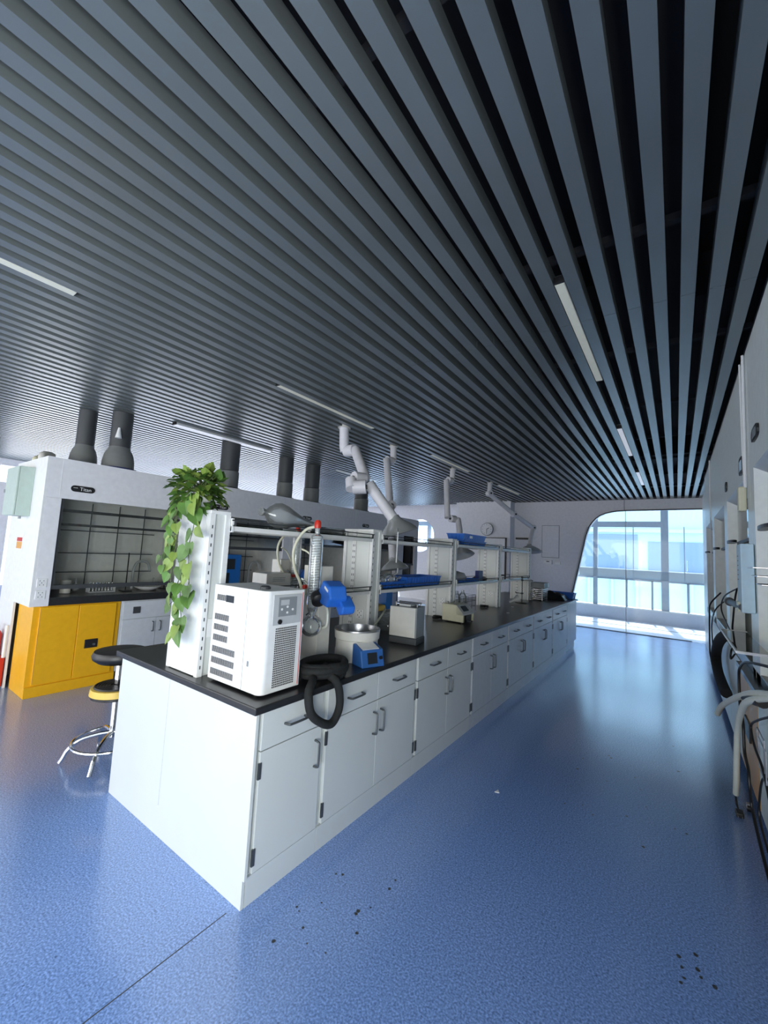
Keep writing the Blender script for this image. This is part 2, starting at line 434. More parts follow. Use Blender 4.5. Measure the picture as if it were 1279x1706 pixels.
# ================================================================== ISLAND BENCH
HT = .82
def handle_v(p, y, z, x=0.0, l=.128):
    return MB().tube(smooth_path([(x, y, z-l/2), (x+.026, y, z-l/2+.004), (x+.032, y, z-l/2+.02), (x+.032, y, z+l/2-.02), (x+.026, y, z+l/2-.004), (x, y, z+l/2)], 3), .0058, 7).build('handle', 'handle', p, smooth=True)
def handle_h(p, y, z, x=0.0, l=.128):
    return MB().tube(smooth_path([(x, y-l/2, z), (x+.026, y-l/2+.004, z), (x+.032, y-l/2+.02, z), (x+.032, y+l/2-.02, z), (x+.026, y+l/2-.004, z), (x, y+l/2, z)], 3), .0058, 7).build('handle', 'handle', p, smooth=True)
def base_cabinet(y0, y1, label, doors=2, open_gap=0, m='lam'):
    w_ = y1-y0
    t = thing('base_cabinet', label, 'cabinet', (0, y0, 0), 0, 'base cabinets along the aisle side of the island bench')
    b = MB(); b.box(-W+.01, .0015, .12, -.022, w_-.0015, HT)
    b.build('body', m, t)
    B(-W+.03, .0015, 0, -.012, w_-.0015, .119).build('plinth', m, t)
    st = .018; g = .003
    n = doors
    step = (w_-2*st)/n
    for i in range(n):
        a = st+i*step+g/2; c = st+(i+1)*step-g/2
        dr_ = B(-.021, a, .645, 0, c, HT-.004).build('drawer', m, t, bevel=.0015)
        handle_h(dr_, (a+c)/2, .727)
        d = B(-.021, a, .132, 0, c, .640).build('door', m, t, bevel=.0015)
        if n == 1: hy, hg = c-.045, a
        elif i == 0: hy, hg = c-.035, a
        else: hy, hg = a+.035, c
        handle_v(d, hy, .515)
        for z in (.20, .56):
            B(-.004, hg-.008, z-.035, .0045, hg+.008, z+.035).build('hinge', 'handle', d)
    return t
bounds = [0.0, .45, 1.40, 2.39, 3.38, 4.38, 5.40, 6.42]
labs = ['white single-door base cabinet at the near corner of the island bench',
 'white base cabinet with two doors, under the grey-white water bath',
 'white base cabinet with two doors, under the flat-fronted white plate box',
 'white base cabinet with chipped bottom edge, third pair of doors from the near corner',
 'white base cabinet with two doors, fourth pair from the near corner of the bench',
 'bluish-lit white base cabinet, fifth pair of doors along the bench',
 'bluish-lit white base cabinet next to the blank end panel at the window end']
for i in range(7):
    base_cabinet(bounds[i]+(.018 if i == 0 else 0), bounds[i+1], labs[i], 1 if i == 0 else 2, m='lam' if i < 3 else 'lam2')  # farther cabinets take the laminate with bluish light in its colour
e = MB(); e.prism([(0, .12), (0, HT), (-W, HT), (-W, 0), (-.012, 0), (-.012, .12)], 'y', 0, .016)
eo = e.build('end_panel', 'lam', bevel=.001)
tag(eo, 'large white end panel closing the near end of the island bench', 'panel')
B(-W*.56, -.0012, .15, -W*.56+.002, 0, .815).build('seam', 'ltgrey', eo)
e = MB(); e.box(-W+.01, 6.421, .12, 0, 7.2, HT); e.box(-W+.03, 6.421, 0, -.03, 7.17, .119)
tag(e.build('filler_panel', 'lam2', bevel=.002), 'blank white filler panel at the window end of the island bench', 'panel')
ct = B(-W-.03, -.03, HT, .028, L+.02, HT+.034).build('worktop', 'top', bevel=.006)
tag(ct, 'long black resin worktop on the white island bench', 'worktop')
TZ = HT+.034
# small scraps on the worktop and floor
for i, (x, y, lb) in enumerate([(-.42, 4.75, 'white paper scrap on the black worktop beside the tipped flask'), (-.25, 4.05, 'tiny white scrap on the bare middle of the black worktop')]):
    q = MB().prism([(x, y), (x+.03, y+.012), (x+.022, y+.05), (x-.012, y+.04)], 'z', TZ, TZ+.003).build('paper_scrap', 'white'); tag(q, lb, 'scrap')
q = MB().prism([(.52, 1.6), (.55, 1.61), (.53, 1.64)], 'z', .0, .004).build('paper_scrap', 'white'); tag(q, 'small white scrap lying on the blue aisle floor', 'scrap')
q = MB()
for _ in range(46):
    if _ < 8: x, y = 1.56+random.uniform(-.08, .09), .95+random.uniform(-.1, .1)
    elif _ < 24: x, y = random.uniform(.15, .45), random.uniform(.0, .6)
    else: x, y = random.uniform(.9, 1.6), random.uniform(1.5, 3.6)
    r_ = random.uniform(.004, .011)
    q.prism([(x+r_*random.uniform(.6, 1.2)*math.cos(a*PI/3), y+r_*random.uniform(.6, 1.2)*math.sin(a*PI/3)) for a in range(6)], 'z', 0, .0008)
tag(q.build('floor_marks', 'dkgrey'), 'dark scuffs and specks scattered on the blue floor', 'dirt', kind='stuff')

# ------------------------------------------------------------------ reagent rack: posts, shelves
POST_Y = [.02, 1.50, 3.0, 4.50, 6.0]
PX0, PX1, PD, PZ = -.853, -.535, .125, 1.745
postlab = ['white rack post nearest the camera, carrying the potted vine', 'white slotted rack post behind the water bath',
 'white slotted rack post behind the cream pump', 'white slotted rack post in front of the wall clock', 'white slotted rack post furthest along the bench by the clamp stand']
def slots(mb, axis, c0, fixed, z0, z1):
    z = z0
    while z < z1:
        if axis == 'y': mb.box(c0, fixed-.0008, z, c0+.006, fixed+.001, z+.018)
        else: mb.box(fixed-.001, c0, z, fixed+.0008, c0+.006, z+.018)
        z += .05
for i, y in enumerate(POST_Y):
    t = thing('rack_post', postlab[i], 'post', (0, y, TZ), 0, 'posts of the reagent rack')
    h = PZ-TZ
    b = MB(); b.box(PX0+.012, .012, 0, PX1-.012, PD-.012, h-.02)
    b.build('core', 'lam', t)
    c = MB()
    for xx in (PX0, PX1-.03):
        for yy in (0, PD-.03): c.box(xx, yy, 0, xx+.03, yy+.03, h-.02)
    islands(c, 'upright', 'white', t)
    B(PX0, 0, h-.02, PX1, PD, h).build('cap', 'white', t, bevel=.004)
    s_ = MB()
    for xx in (PX1-.0005,):
        slots(s_, 'x', .012, xx+.001, .04, h-.06)
    if i > 0:
        p_ = MB(); p_.box(PX0+.095, .004, .0, PX0+.135, .013, h-.02); p_.build('slotted_rail', 'white', t)
        for xx in (PX0+.103, PX0+.121): slots(s_, 'y', xx, .004, .04, h-.06)
        p_ = MB(); p_.box(PX0+.15, .002, .44, PX1-.035, .012, h-.03); p_.box(PX0+.15, .006, .0, PX1-.035, .012, .36); p_.build('cover_panel', 'lam', t, bevel=.002)
        so = B(PX0+.18, -.004, .14, PX0+.26, .006, .22).build('socket_outlet', 'white', t, bevel=.003)
        d = MB()
        for ax, az in ((.20, .20), (.235, .20), (.2175, .185), (.20, .165), (.235, .165), (.2175, .15)): d.box(PX0+ax, -.0052, az, PX0+ax+.005, -.0038, az+.009)
        d.build('pin_hole', 'black', so)
    else:
        B(PX0+.004, -.002, .004, PX1-.032, .012, h-.022).build('cover_panel', 'white', t, bevel=.002)
        B(PX1-.013, .04, .2, PX1-.006, .1, .30).build('socket_outlet', 'white', t, bevel=.002)
    s_.build('slot', 'dkgrey', t)
def shelf(y0, y1, z, label, grp):
    t = thing('rack_shelf', label, 'shelf', (0, y0, z), 0, grp)
    l = y1-y0
    m_ = MB(); m_.box(-.545, 0, -.028, -.528, l, 0); m_.box(-.860, 0, -.028, -.843, l, 0)
    for q in (.0, .5, 1): yy = q*(l-.02); m_.box(-.845, yy, -.02, -.543, yy+.02, -.002)
    islands(m_, 'rail', 'white', t)
    B(-.868, .005, .0, -.522, l-.005, .008).build('glass_plate', 'glassg', t)
    lp = MB(); lp.tube([(-.522, .0, .034), (-.522, l, .034)], .0045, 6); lp.tube([(-.866, .0, .034), (-.866, l, .034)], .0045, 6)
    for q in (0.02, l-.02): lp.box(-.526, q-.006, .0, -.518, q+.006, .036); lp.box(-.870, q-.006, 0, -.862, q+.006, .036)
    lp.build('guard_bar', 'dkgrey', t)
    br = MB(); br.box(-.536, .0, -.035, -.522, .012, .045); br.box(-.536, l-.012, -.035, -.522, l, .045); islands(br, 'bracket', 'white', t)
    return t
where = ['between the vine post and the water bath post', 'behind the flat-fronted plate box', 'behind the cream pump', 'at the window end under the last domed hood']
for i in range(4):
    a = POST_Y[i]+(.127 if i >= 0 else 0); b = POST_Y[i+1]-.002
    a2 = POST_Y[i]+.0625 if i == 0 else a
    shelf(a, b+ (.0), 1.665+(.02 if i > 1 else 0), 'upper glass rack shelf '+where[i], 'upper glass shelves of the rack')
    shelf(a, b, 1.235, 'lower glass rack shelf '+where[i], 'lower glass shelves of the rack')

# ================================================================== CHILLER
def chiller():
    t = thing('recirculating_chiller', 'boxy white recirculating chiller with slotted side and round-hole front grille at the bench corner', 'chiller', (-.475, .045, TZ))
    w_, d_, h_ = .425, .245, .495   # w_ along x, d_ along y
    # body: rounded vertical edge at the front right
    r_ = .035
    pts = [(0, 0)]+[(w_-r_+r_*math.sin(a), r_-r_*math.cos(a)) for a in [i*PI/12 for i in range(7)]]+[(w_, d_), (0, d_)]
    MB().prism(pts, 'z', .012, h_).build('body', 'white', t, smooth=True, bevel=.003)
    ft = MB()
    for x in (.03, w_-.06):
        for y in (.03, d_-.05): ft.lathe([(.014, 0), (.014, .013)], (x, y, 0), 10)
    islands(ft, 'foot', 'black', t)
    # side vents (facing the camera side, -Y)
    v = MB()
    def row(x0, x1, z, hh):
        v = MB(); x = x0
        while x < x1: v.box(x, -.0012, z, x+.0045, .002, z+hh); x += .0078
        v.build('vent_grille', 'black', t)
    row(.03, .105, .415, .030)
    for z, x1 in ((.315, .145), (.262, .145), (.209, .145), (.150, .215), (.095, .215), (.038, .215)): row(.022, x1, z, .031)
    B(.108, -.0015, .412, .175, .002, .447).build('vent_recess', 'screen', t)
    q = MB(); q.box(.285, -.0012, .014, .2865, .002, .49); q.build('seam', 'grey', t)
    B(.318, -.003, .13, .330, .002, .155).build('latch', 'grey', t, bevel=.001)
    # front (facing +X)
    fp = B(w_-.001, .045, .33, w_+.003, .225, .475).build('front_plate', 'ltgrey', t, bevel=.001)
    cp = B(w_+.002, .075, .37, w_+.005, .19, .462).build('control_panel', 'grey', t)
    B(w_+.0045, .087, .424, w_+.0058, .14, .45).build('display', 'ltgrey', cp)
    kn = MB()
    for y, z in ((.095, .405), (.13, .415), (.13, .387), (.165, .40)): kn.lathe([(.006, w_+.004), (.006, w_+.007)], (0, y, z), 10, 'x')
    islands(kn, 'button', 'white', cp)
    MB().lathe([(.012, w_+.002), (.011, w_+.010)], (0, .087, .345), 16, 'x').build('knob', 'black', t)
    g = MB(); ys = [.07+.0098*i for i in range(14)]; zs = [.035+.0105*i for i in range(27)]
    for y in ys:
        for z in zs: g.box(w_-.001, y, z, w_+.0012, y+.0062, z+.007)
    g.build('grille', 'black', t)
    B(w_-.001, .232, .02, w_+.002, .2345, .48).build('trim_line', 'red', t)
    MB().lathe([(.026, 0), (.026, .010), (.018, .016)], (.325, .07, h_), 20).build('filler_cap', 'dkgrey', t, smooth=True)
    return t
chiller()

# ================================================================== POTHOS
def leaf(mb, base, d, nrm, size):
    d = Vector(d).normalized(); nrm = Vector(nrm); nrm = (nrm-d*nrm.dot(d)).normalized(); s_ = d.cross(nrm)
    base = Vector(base)
    prof = [(0, 0), (-.08, .30), (.12, .45), (.40, .42), (.70, .24), (1.0, 0)]
    mid = [0, .05, .2, .45, .72, 1.0]
    vs = []
    for t in mid: vs.append(base+d*size*t-nrm*size*(.10*t*t)-nrm*size*.02)
    k1 = len(vs)
    for sg in (1, -1):
        for (t, w_) in prof[1:-1]:
            vs.append(base+d*size*t+s_*sg*w_*size+nrm*size*(.10*w_*2-.12*t*t))
    # right: k1..k1+3, left: k1+4..k1+7
    fs = []
    for off in (k1, k1+4):
        fs += [(0, off, 1), (1, off, off+1, 2), (2, off+1, off+2, 3), (3, off+2, off+3, 4), (4, off+3, 5)]
    mb.add(vs, fs)
def pothos():
    t = thing('potted_pothos', 'green trailing pothos vine in a pot on top of the nearest white rack post', 'plant', (-.715, .03, PZ))
    MB().lathe([(.055, 0), (.075, .09), (.08, .10), (.072, .10), (.065, .085)], (0, .03, 0), 24).build('pot', 'white', t, smooth=True)
    rnd = random.Random(3)
    stems = MB(); lf = MB()
    def vine(pts, n=16, size=(.05, .085), nr=(.25, -1, .35)):
        p = smooth_path(pts, 7); stems.tube(p, .0022, 5)
        for i in range(n):
            q = p[int((i+.7)/n*(len(p)-1))]
            sd = rnd.choice((-1, 1))
            a = Vector((sd*rnd.uniform(.2, 1), rnd.uniform(-.5, -.05), rnd.uniform(-1.1, -.2)))
            pet = q+a.normalized()*rnd.uniform(.015, .04)
            stems.tube([q, pet], .0014, 4)
            lf.m(1 if rnd.random() < .42 else 0)
            leaf(lf, pet, a+Vector((0, 0, -.5)), (nr[0]+rnd.uniform(-.6, .5), nr[1], nr[2]+rnd.uniform(-.5, .6)), rnd.uniform(*size))
    yf = -.065
    def V(p): return [(x+.085, y, z) for x, y, z in p]
    vine([(0, 0, .09)]+V([(-.05, -.07, .10), (-.10, yf-.03, -.02), (-.12, yf, -.20), (-.05, yf, -.36), (-.04, yf, -.50), (-.01, yf, -.60), (-.06, yf, -.68)]), 17, (.06, .095))
    vine([(0, 0, .09)]+V([(.0, -.07, .08), (.03, yf, -.08), (.0, yf, -.20), (.02, yf, -.32), (.05, yf, -.46)]), 14, (.065, .10))
    vine([(-.02, 0, .09)]+V([(-.08, -.05, .08), (-.17, yf, -.02), (-.19, yf, -.15), (-.17, yf, -.30)]), 14, (.06, .085))
    vine([(-.02, 0, .09)]+V([(-.1, -.06, .06), (-.15, yf-.02, -.1), (-.18, yf-.03, -.22), (-.22, yf-.02, -.31)]), 8, (.045, .07))
    vine(V([(-.05, yf, -.36), (-.11, yf, -.48), (-.06, yf, -.56), (-.09, yf, -.64)]), 6, (.05, .075))
    vine(V([(-.12, yf, -.18), (-.16, yf, -.36), (-.13, yf, -.50)]), 8, (.05, .08))
    # bushy crown
    for i in range(30):
        a = rnd.uniform(0, 2*PI); el = rnd.uniform(.1, 1.3); r_ = rnd.uniform(.08, .17)
        e_ = Vector((-.03+r_*math.cos(a)*math.cos(el)*1.05, .02+r_*math.sin(a)*math.cos(el)*.8, .11+r_*math.sin(el)*.95))
        stems.tube([(0, .03, .09), (e_*.5)+Vector((0, 0, .06)), e_], .0018, 4)
    for i in range(240):
        a = rnd.uniform(0, 2*PI); el = rnd.uniform(-.55, 1.25); r_ = rnd.uniform(.09, .165)
        q = Vector((-.03+r_*math.cos(a)*math.cos(el)*1.1, .02+r_*math.sin(a)*math.cos(el)*.8, .10+r_*math.sin(el)*1.0))
        if q.z < -.02 and q.y > -.05: q.y = -.06
        o_ = (q-Vector((-.03, .02, .08))).normalized()
        lf.m(1 if rnd.random() < .35 else 0)
        leaf(lf, q, o_+Vector((rnd.uniform(-.7, .7), rnd.uniform(-.5, .3), rnd.uniform(-1.1, .2))), o_+Vector((0, 0, .7)), rnd.uniform(.045, .075))
    stems.build('stem', 'stem', t); lf.build('foliage', ['leaf', 'leaf2'], t, smooth=False)
pothos()

# ================================================================== ROTARY EVAPORATORS
def coil(mb, c, r, z0, z1, turns, w_=.0028, k=12):
    n = int(turns*k)
    mb.tube([(c[0]+r*math.cos(2*PI*i/k), c[1]+r*math.sin(2*PI*i/k), z0+(z1-z0)*i/n) for i in range(n+1)], w_, 5)
def rotovap(loc, label, rz=0, bath=True):
    t = thing('rotary_evaporator', label, 'evaporator', loc, rz)
    # white column
    b = MB(); b.prism([(-.075, -.05), (.075, -.05), (.075, .06), (.06, .075), (-.06, .075), (-.075, .06)], 'z', .0, .60); b.build('column', 'offwhite', t, bevel=.004)
    B(-.08, -.055, .0, .08, .085, .035).build('base', 'offwhite', t, bevel=.004)
    MB().box(-.07, -.0515, .18, .07, -.049, .184).build('seam', 'grey', t)
    # blue motor head, tilted
    h = MB(); h.prism([(-.05, -.055), (.015, -.075), (.10, -.05), (.115, .02), (.06, .07), (-.03, .06)], 'y', -.06, .06)
    h.xf(Matrix.Translation((.165, -.05, .455)) @ Matrix.Rotation(-.35, 4, 'Z') @ Matrix.Rotation(.45, 4, 'Y'))
    hd = h.build('motor_head', 'blue', t, bevel=.012)
    h = MB(); h.prism([(-.045, -.03), (.05, -.04), (.07, .0), (.05, .035), (-.045, .03)], 'y', -.045, .045)
    h.xf(Matrix.Translation((.255, -.02, .385)) @ Matrix.Rotation(-.35, 4, 'Z') @ Matrix.Rotation(.75, 4, 'Y'))
    h.build('motor_nose', 'blue', t, bevel=.01)
    h = MB(); h.box(.018, -.0605, .035, .07, -.0601, .05)
    h.xf(Matrix.Translation((.165, -.05, .455)) @ Matrix.Rotation(-.35, 4, 'Z') @ Matrix.Rotation(.45, 4, 'Y')); h.build('badge', 'white', hd)
    h = MB(); h.lathe([(.045, -.05), (.045, .02), (.03, .03)], (0, 0, 0), 20, 'x')
    h.xf(Matrix.Translation((.105, -.09, .405)) @ Matrix.Rotation(-.5, 4, 'Z') @ Matrix.Rotation(.5, 4, 'Y')); h.build('coupling', 'black', t, smooth=True)
    # condenser
    c = (.055, -.085)
    g = MB(); g.lathe([(.014, .845), (.014, .80), (.036, .785), (.041, .765), (.041, .37), (.030, .33), (.015, .30), (.015, .27)], (c[0], c[1], 0), 20, cap=False)
    cn = g.build('condenser', 'lab', t, smooth=True)
    q = MB(); coil(q, c, .029, .38, .765, 24, .0045); coil(q, c, .014, .38, .765, 18, .004)
    q.build('cooling_coil', 'coilg', cn, smooth=True)
    q = MB(); q.lathe([(.02, .835), (.022, .85), (.02, .875), (.012, .885)], (c[0], c[1], 0), 14); q.build('cap', 'red', cn, smooth=True)
    # receiving flask
    g = MB(); R_ = .064; zc = .245
    g.lathe([(.016, .33), (.016, .315)]+[(R_*math.sin(a), zc+R_*math.cos(a)) for a in [.26+i*(PI-.27)/14 for i in range(15)]], (c[0], c[1], -.01), 24, cap=False)
    g.build('receiving_flask', 'lab', t, smooth=True)
    q = MB(); q.tube([(c[0], c[1]+.0, .335), (c[0]-.0, c[1]-.03, .335)], .006, 8); q.lathe([(.02, .325), (.02, .345)], (c[0], c[1], 0), 14); q.tube([(c[0]+.03, c[1]-.01, .35), (c[0]-.03, c[1]-.02, .30)], .004, 6)
    q.build('clamp', 'dkgrey', t)
    # stopcock and hoses
    q = MB(); q.tube([(c[0]-.03, c[1], .46), (c[0]-.075, c[1]-.01, .50), (c[0]-.10, c[1]-.01, .515)], .009, 8); q.build('feed_tube', 'lab', t, smooth=True)
    MB().lathe([(.013, -.012), (.013, .012)], (c[0]-.045, c[1]-.03, .47), 14, 'y').build('stopcock', 'red', t)
    B(c[0]-.105, c[1]-.02, .42, c[0]-.05, c[1]+.02, .475).build('valve_block', 'cream', t, bevel=.003)
    q = MB(); q.tube(smooth_path([(c[0]-.01, c[1], .845), (c[0]-.10, c[1], .825), (c[0]-.18, c[1]+.005, .755), (c[0]-.205, c[1], .67), (c[0]-.18, c[1], .57), (c[0]-.13, c[1], .50), (c[0]-.11, c[1], .46)], 6), .0095, 10)
    q.build('hose', 'tube', t, smooth=True)
    q = MB(); q.tube(smooth_path([(c[0]-.15, c[1]+.02, .70), (c[0]-.09, c[1]+.03, .675), (c[0]-.045, c[1]+.03, .62), (c[0]-.02, c[1]+.02, .56)], 6), .006, 8); q.build('hose', 'tube', t, smooth=True)
    q = MB(); q.tube(smooth_path([(.09, .0, .36), (.125, -.02, .31), (.12, -.02, .24), (.08, -.02, .22)], 6), .008, 8); q.build('hose', 'whitehose', t, smooth=True)
    return t
RV = rotovap((-.345, .68, TZ), 'rotary evaporator with blue motor head and glass condenser beside the white chiller')

# water bath
t = thing('water_bath', 'round grey-white water bath with steel bowl and blue control box', 'bath', (-.21, .95, TZ))
MB().lathe([(.0, 0), (.140, 0), (.143, .01), (.143, .06), (.140, .065), (.140, .13), (.148, .135), (.150, .165), (.152, .187), (.143, .192)], (0, 0, 0), 48, cap=False).build('housing', 'offwhite', t, smooth=True)
MB().lathe([(.153, .188), (.153, .195), (.139, .195), (.133, .17), (.128, .09), (.0, .085)], (0, 0, .001), 48, cap=False).build('bowl', 'steel', t, smooth=True)
h = MB(); h.prism([(.0, .0), (.125, .0), (.10, .10), (.02, .125), (.0, .125)], 'y', -.10, .065)
h.xf(Matrix.Rotation(-.35, 4, 'Z') @ Matrix.Translation((.115, .0, .0)))
cb = h.build('control_box', 'blue2', t, bevel=.006)
h = MB(); h.box(.115, -.05, .045, .1165, .02, .085); h.xf(Matrix.Rotation(-.35, 4, 'Z') @ Matrix.Translation((.125, 0, 0)) @ Matrix.Translation((.0, 0, .0)))
rot = Matrix.Rotation(-.35, 4, 'Z') @ Matrix.Translation((.115, 0, 0)) @ Matrix.Translation((.1125, 0, .05)) @ Matrix.Rotation(-.245, 4, 'Y')
h = MB(); h.box(.0005, -.055, -.03, .0025, .015, .035); h.xf(rot); h.build('display', 'screen', cb)
h = MB(); h.lathe([(.011, 0), (.010, .012)], (0, .04, .0), 14, 'x'); h.xf(rot); h.build('knob', 'black', cb)
h = MB(); h.box(-.085, -.085, .0, .0, .035, .003); h.xf(Matrix.Rotation(-.35, 4, 'Z') @ Matrix.Translation((.215, 0, .1025)) @ Matrix.Rotation(.30, 4, 'Y')); h.build('sticker', 'white', cb)
MB().box(.06, -.1355, .085, .085, -.120, .115).xf(Matrix.Rotation(.75, 4, 'Z')).build('logo', 'grey', t)

# black foam-covered hoses coiled on the worktop, one loop over the edge
t = thing('insulated_hose', 'thick black foam-covered hose coiled on the worktop with one loop hanging over the edge', 'hose', (0, 0, 0))
q = MB()
p1 = smooth_path([(-.18, .46, TZ+.03), (-.02, .36, TZ+.035), (.045, .27, TZ+.0), (.058, .28, .76), (.060, .35, .695), (.060, .43, .662), (.060, .48, .70), (.058, .495, .77), (.048, .47, TZ+.01), (-.03, .46, TZ+.045), (-.12, .56, TZ+.04)], 6)
q.tube(p1, .0215, 12)
cxx, cyy = -.085, .50
p2 = [(cxx+(.105-.012*math.sin(a*.5))*math.cos(a), cyy+(.14-.01*math.cos(a*.3))*math.sin(a), TZ+.022+.0036*a) for a in [i*.3 for i in range(64)]]
q.tube([( x, y, min(z, TZ+.075)) for x, y, z in p2], .0215, 12)
q.build('hose', 'rubber', t, smooth=True)

# tall slim circulator box
t = thing('circulating_pump', 'upright white flat-fronted circulating pump on a dark grey base behind the water bath', 'pump', (-.335, 1.511, TZ), .155)
B(0, 0, 0, .232, .19, .05).build('base', 'dkgrey', t, bevel=.006)
B(.006, .012, .05, .226, .185, .285).build('body', 'grey', t, bevel=.004)
B(.0, .0, .055, .218, .014, .282).build('front_panel', 'offwhite', t, bevel=.003)
q = MB(); q.tube([(.02, .05, .31), (.22, .05, .31)], .005, 6); q.tube([(.02, .13, .31), (.22, .13, .31)], .005, 6)
for x in (.03, .21):
    for y in (.05, .13): q.tube([(x, y, .28), (x, y, .315)], .005, 6)
q.build('top_rail', 'steel', t)
B(.06, .04, .285, .16, .14, .303).build('pump_cover', 'ltgrey', t, bevel=.003)

# cream peristaltic pump
t = thing('peristaltic_pump', 'cream peristaltic pump with sloping grey face and dark display', 'pump', (-.53, 2.80, TZ), -.06)
q = MB(); q.prism([(0, .012), (.25, .012), (.25, .10), (.17, .185), (0, .185)], 'y', .0, .03); q.prism([(0, .012), (.25, .012), (.25, .10), (.17, .185), (0, .185)], 'y', .22, .25)
q.box(0, .03, .012, .17, .22, .185)
q.build('housing', 'cream', t, bevel=.004)
q = MB(); q.prism([(.17, .186), (.252, .10), (.252, .085), (.17, .085)], 'y', .0, .252); q.build('face_plate', 'ltgrey', t)
q = MB(); q.prism([(.19, .172), (.235, .124), (.232, .12), (.187, .168)], 'y', .05, .16); q.build('display', 'screen', t)
q = MB(); q.box(.17, .03, .013, .235, .22, .086); q.build('roller_bay', 'black', t)
q = MB(); q.lathe([(.034, .20), (.034, .262)], (0, .13, .05), 18, 'x'); q.build('roller', 'dkgrey', t)
q = MB()
for y in (.01, .24):
    for x in (.02, .23): q.lathe([(.01, 0), (.01, .013)], (x, y, 0), 10)
islands(q, 'foot', 'black', t)
q = MB()
for x, y in ((.04, .05), (.10, .08), (.06, .15), (.13, .18), (.05, .21)): q.lathe([(.008, .185), (.010, .205), (.005, .21)], (x, y, 0), 10)
islands(q, 'port', 'steel', t)

# glass bulb on the upper shelf
t = thing('glass_bulb_flask', 'large clear drop-shaped glass flask lying on the upper shelf above the chiller', 'flask', (-.68, .46, 1.786), 0)
q = MB(); q.lathe([(.026, 0), (.026, .012), (.020, .02), (.022, .045), (.05, .07), (.080, .11), (.088, .15), (.082, .20), (.060, .27), (.036, .35), (.022, .42), (.018, .50)], (0, 0, 0), 32, 'y', cap=False)
q.xf(Matrix.Rotation(-.10, 4, 'X')); q.build('bulb', 'lab', t, smooth=True)
q = MB(); q.tube([(0, .0, .0), (0, -.001, .0)], .028, 18); q.build('rim', 'lab', t)
q = tag(MB().tube([(-.70, .92, 1.70), (-.70, 1.32, 1.70)], .024, 18).build('glass_tube', 'lab', smooth=True), 'clear glass tube lying on the upper shelf beside the drop-shaped flask', 'tube')

# ------------------------------------------------------------------ blue trays and baskets
def tray(name, label, x0, y0, z, wx, wy, h, m='blue', ribs=True, group=None, flare=.012):
    t = thing(name, label, 'tray', (x0, y0, z), 0, group)
    q = MB()
    tk = .004; f_ = flare
    for (ax, ay, bx, by) in ((0, 0, wx, 0), (wx, 0, wx, wy), (wx, wy, 0, wy), (0, wy, 0, 0)):
        def off(px, py, o): return (px+(o if px > 0 else -o), py+(o if py > 0 else -o))
        a0 = (ax, ay, 0); b0 = (bx, by, 0); a1 = (*off(ax, ay, f_), h); b1 = (*off(bx, by, f_), h)
        a2 = (*off(ax, ay, f_-tk), h); b2 = (*off(bx, by, f_-tk), h); a3 = (*off(ax, ay, -tk), 0.003); b3 = (*off(bx, by, -tk), .003)
        q.add([a0, b0, b1, a1, a2, b2, b3, a3], [(0, 1, 2, 3), (3, 2, 5, 4), (4, 5, 6, 7)])
    q.box(0, 0, 0, wx, wy, .004)
    q.build('shell', m, t)
    q = MB(); f2 = f_+.004
    q.box(-f2, -f2, h-.006, wx+f2, -f_+.002, h+.002); q.box(-f2, wy+f_-.002, h-.006, wx+f2, wy+f2, h+.002)
    q.box(-f2, -f2, h-.006, -f_+.002, wy+f2, h+.002); q.box(wx+f_-.002, -f2, h-.006, wx+f2, wy+f2, h+.002)
    q.build('rim', m, t)
    if ribs:
        q = MB(); k = int(wy/.05)
        for i in range(1, k):
            y = wy*i/k; q.prism([(wx, .002), (wx+f_, h-.004), (wx+f_+.004, h-.004), (wx+.005, .002)], 'y', y-.003, y+.003)
        k = int(wx/.05)
        for i in range(1, k):
            x = wx*i/k; q.prism([(-.0, .002), (-f_, h-.004), (-f_-.004, h-.004), (-.005, .002)], 'x', x-.003, x+.003)
        islands(q, 'rib', m, t)
    return t
SZ1, SZ2 = 1.2438, 1.6738
tray('storage_tray', 'shallow blue tray of round flasks on the lower shelf', -.80, 1.66, SZ1, .24, .38, .05)
tray('storage_tray', 'deeper ribbed blue tray on the lower shelf, right of the flask tray', -.80, 2.10, SZ1, .24, .66, .085)
tray('storage_tray', 'flat blue tray with a grey bag on the lower shelf above the cream pump', -.84, 3.2, SZ1, .29, .60, .03)
for i, (dz, lb) in enumerate([(0, 'lower of two stacked blue baskets on the upper shelf'), (.058, 'upper of two stacked blue baskets on the upper shelf')]):
    t_ = tray('blue_basket', lb, -.775+.01*i, 3.40-.04*i, SZ2+.02+dz, .20, .66, .075 if i else .058, flare=.018, ribs=True)
    if i:
        B(.218, .14, .025, .222, .22, .055).build('card', 'white', t_)
tag(B(-.83, 4.12, SZ2+.0205, -.55, 4.5-.01, SZ2+.06).build('clear_box', 'panel'), 'clear shallow box on the upper shelf right of the blue baskets', 'box')
def flask(x, y, z, r, label, group, tilt=0, az=0):
    q = MB(); q.lathe([(.012, r*2+.045), (.013, r*2+.035), (.011, r*2-.002)]+[(r*math.sin(a), r+r*math.cos(a)) for a in [.33+i*(PI-.34)/10 for i in range(11)]], (0, 0, 0), 18, cap=False)
    q.xf(Matrix.Translation((0, 0, r)) @ Matrix.Rotation(az, 4, 'Z') @ Matrix.Rotation(tilt, 4, 'Y') @ Matrix.Translation((0, 0, -r)))
    o = q.build('round_flask', 'lab', smooth=True, loc=(x, y, z)); return tag(o, label, 'flask', group)
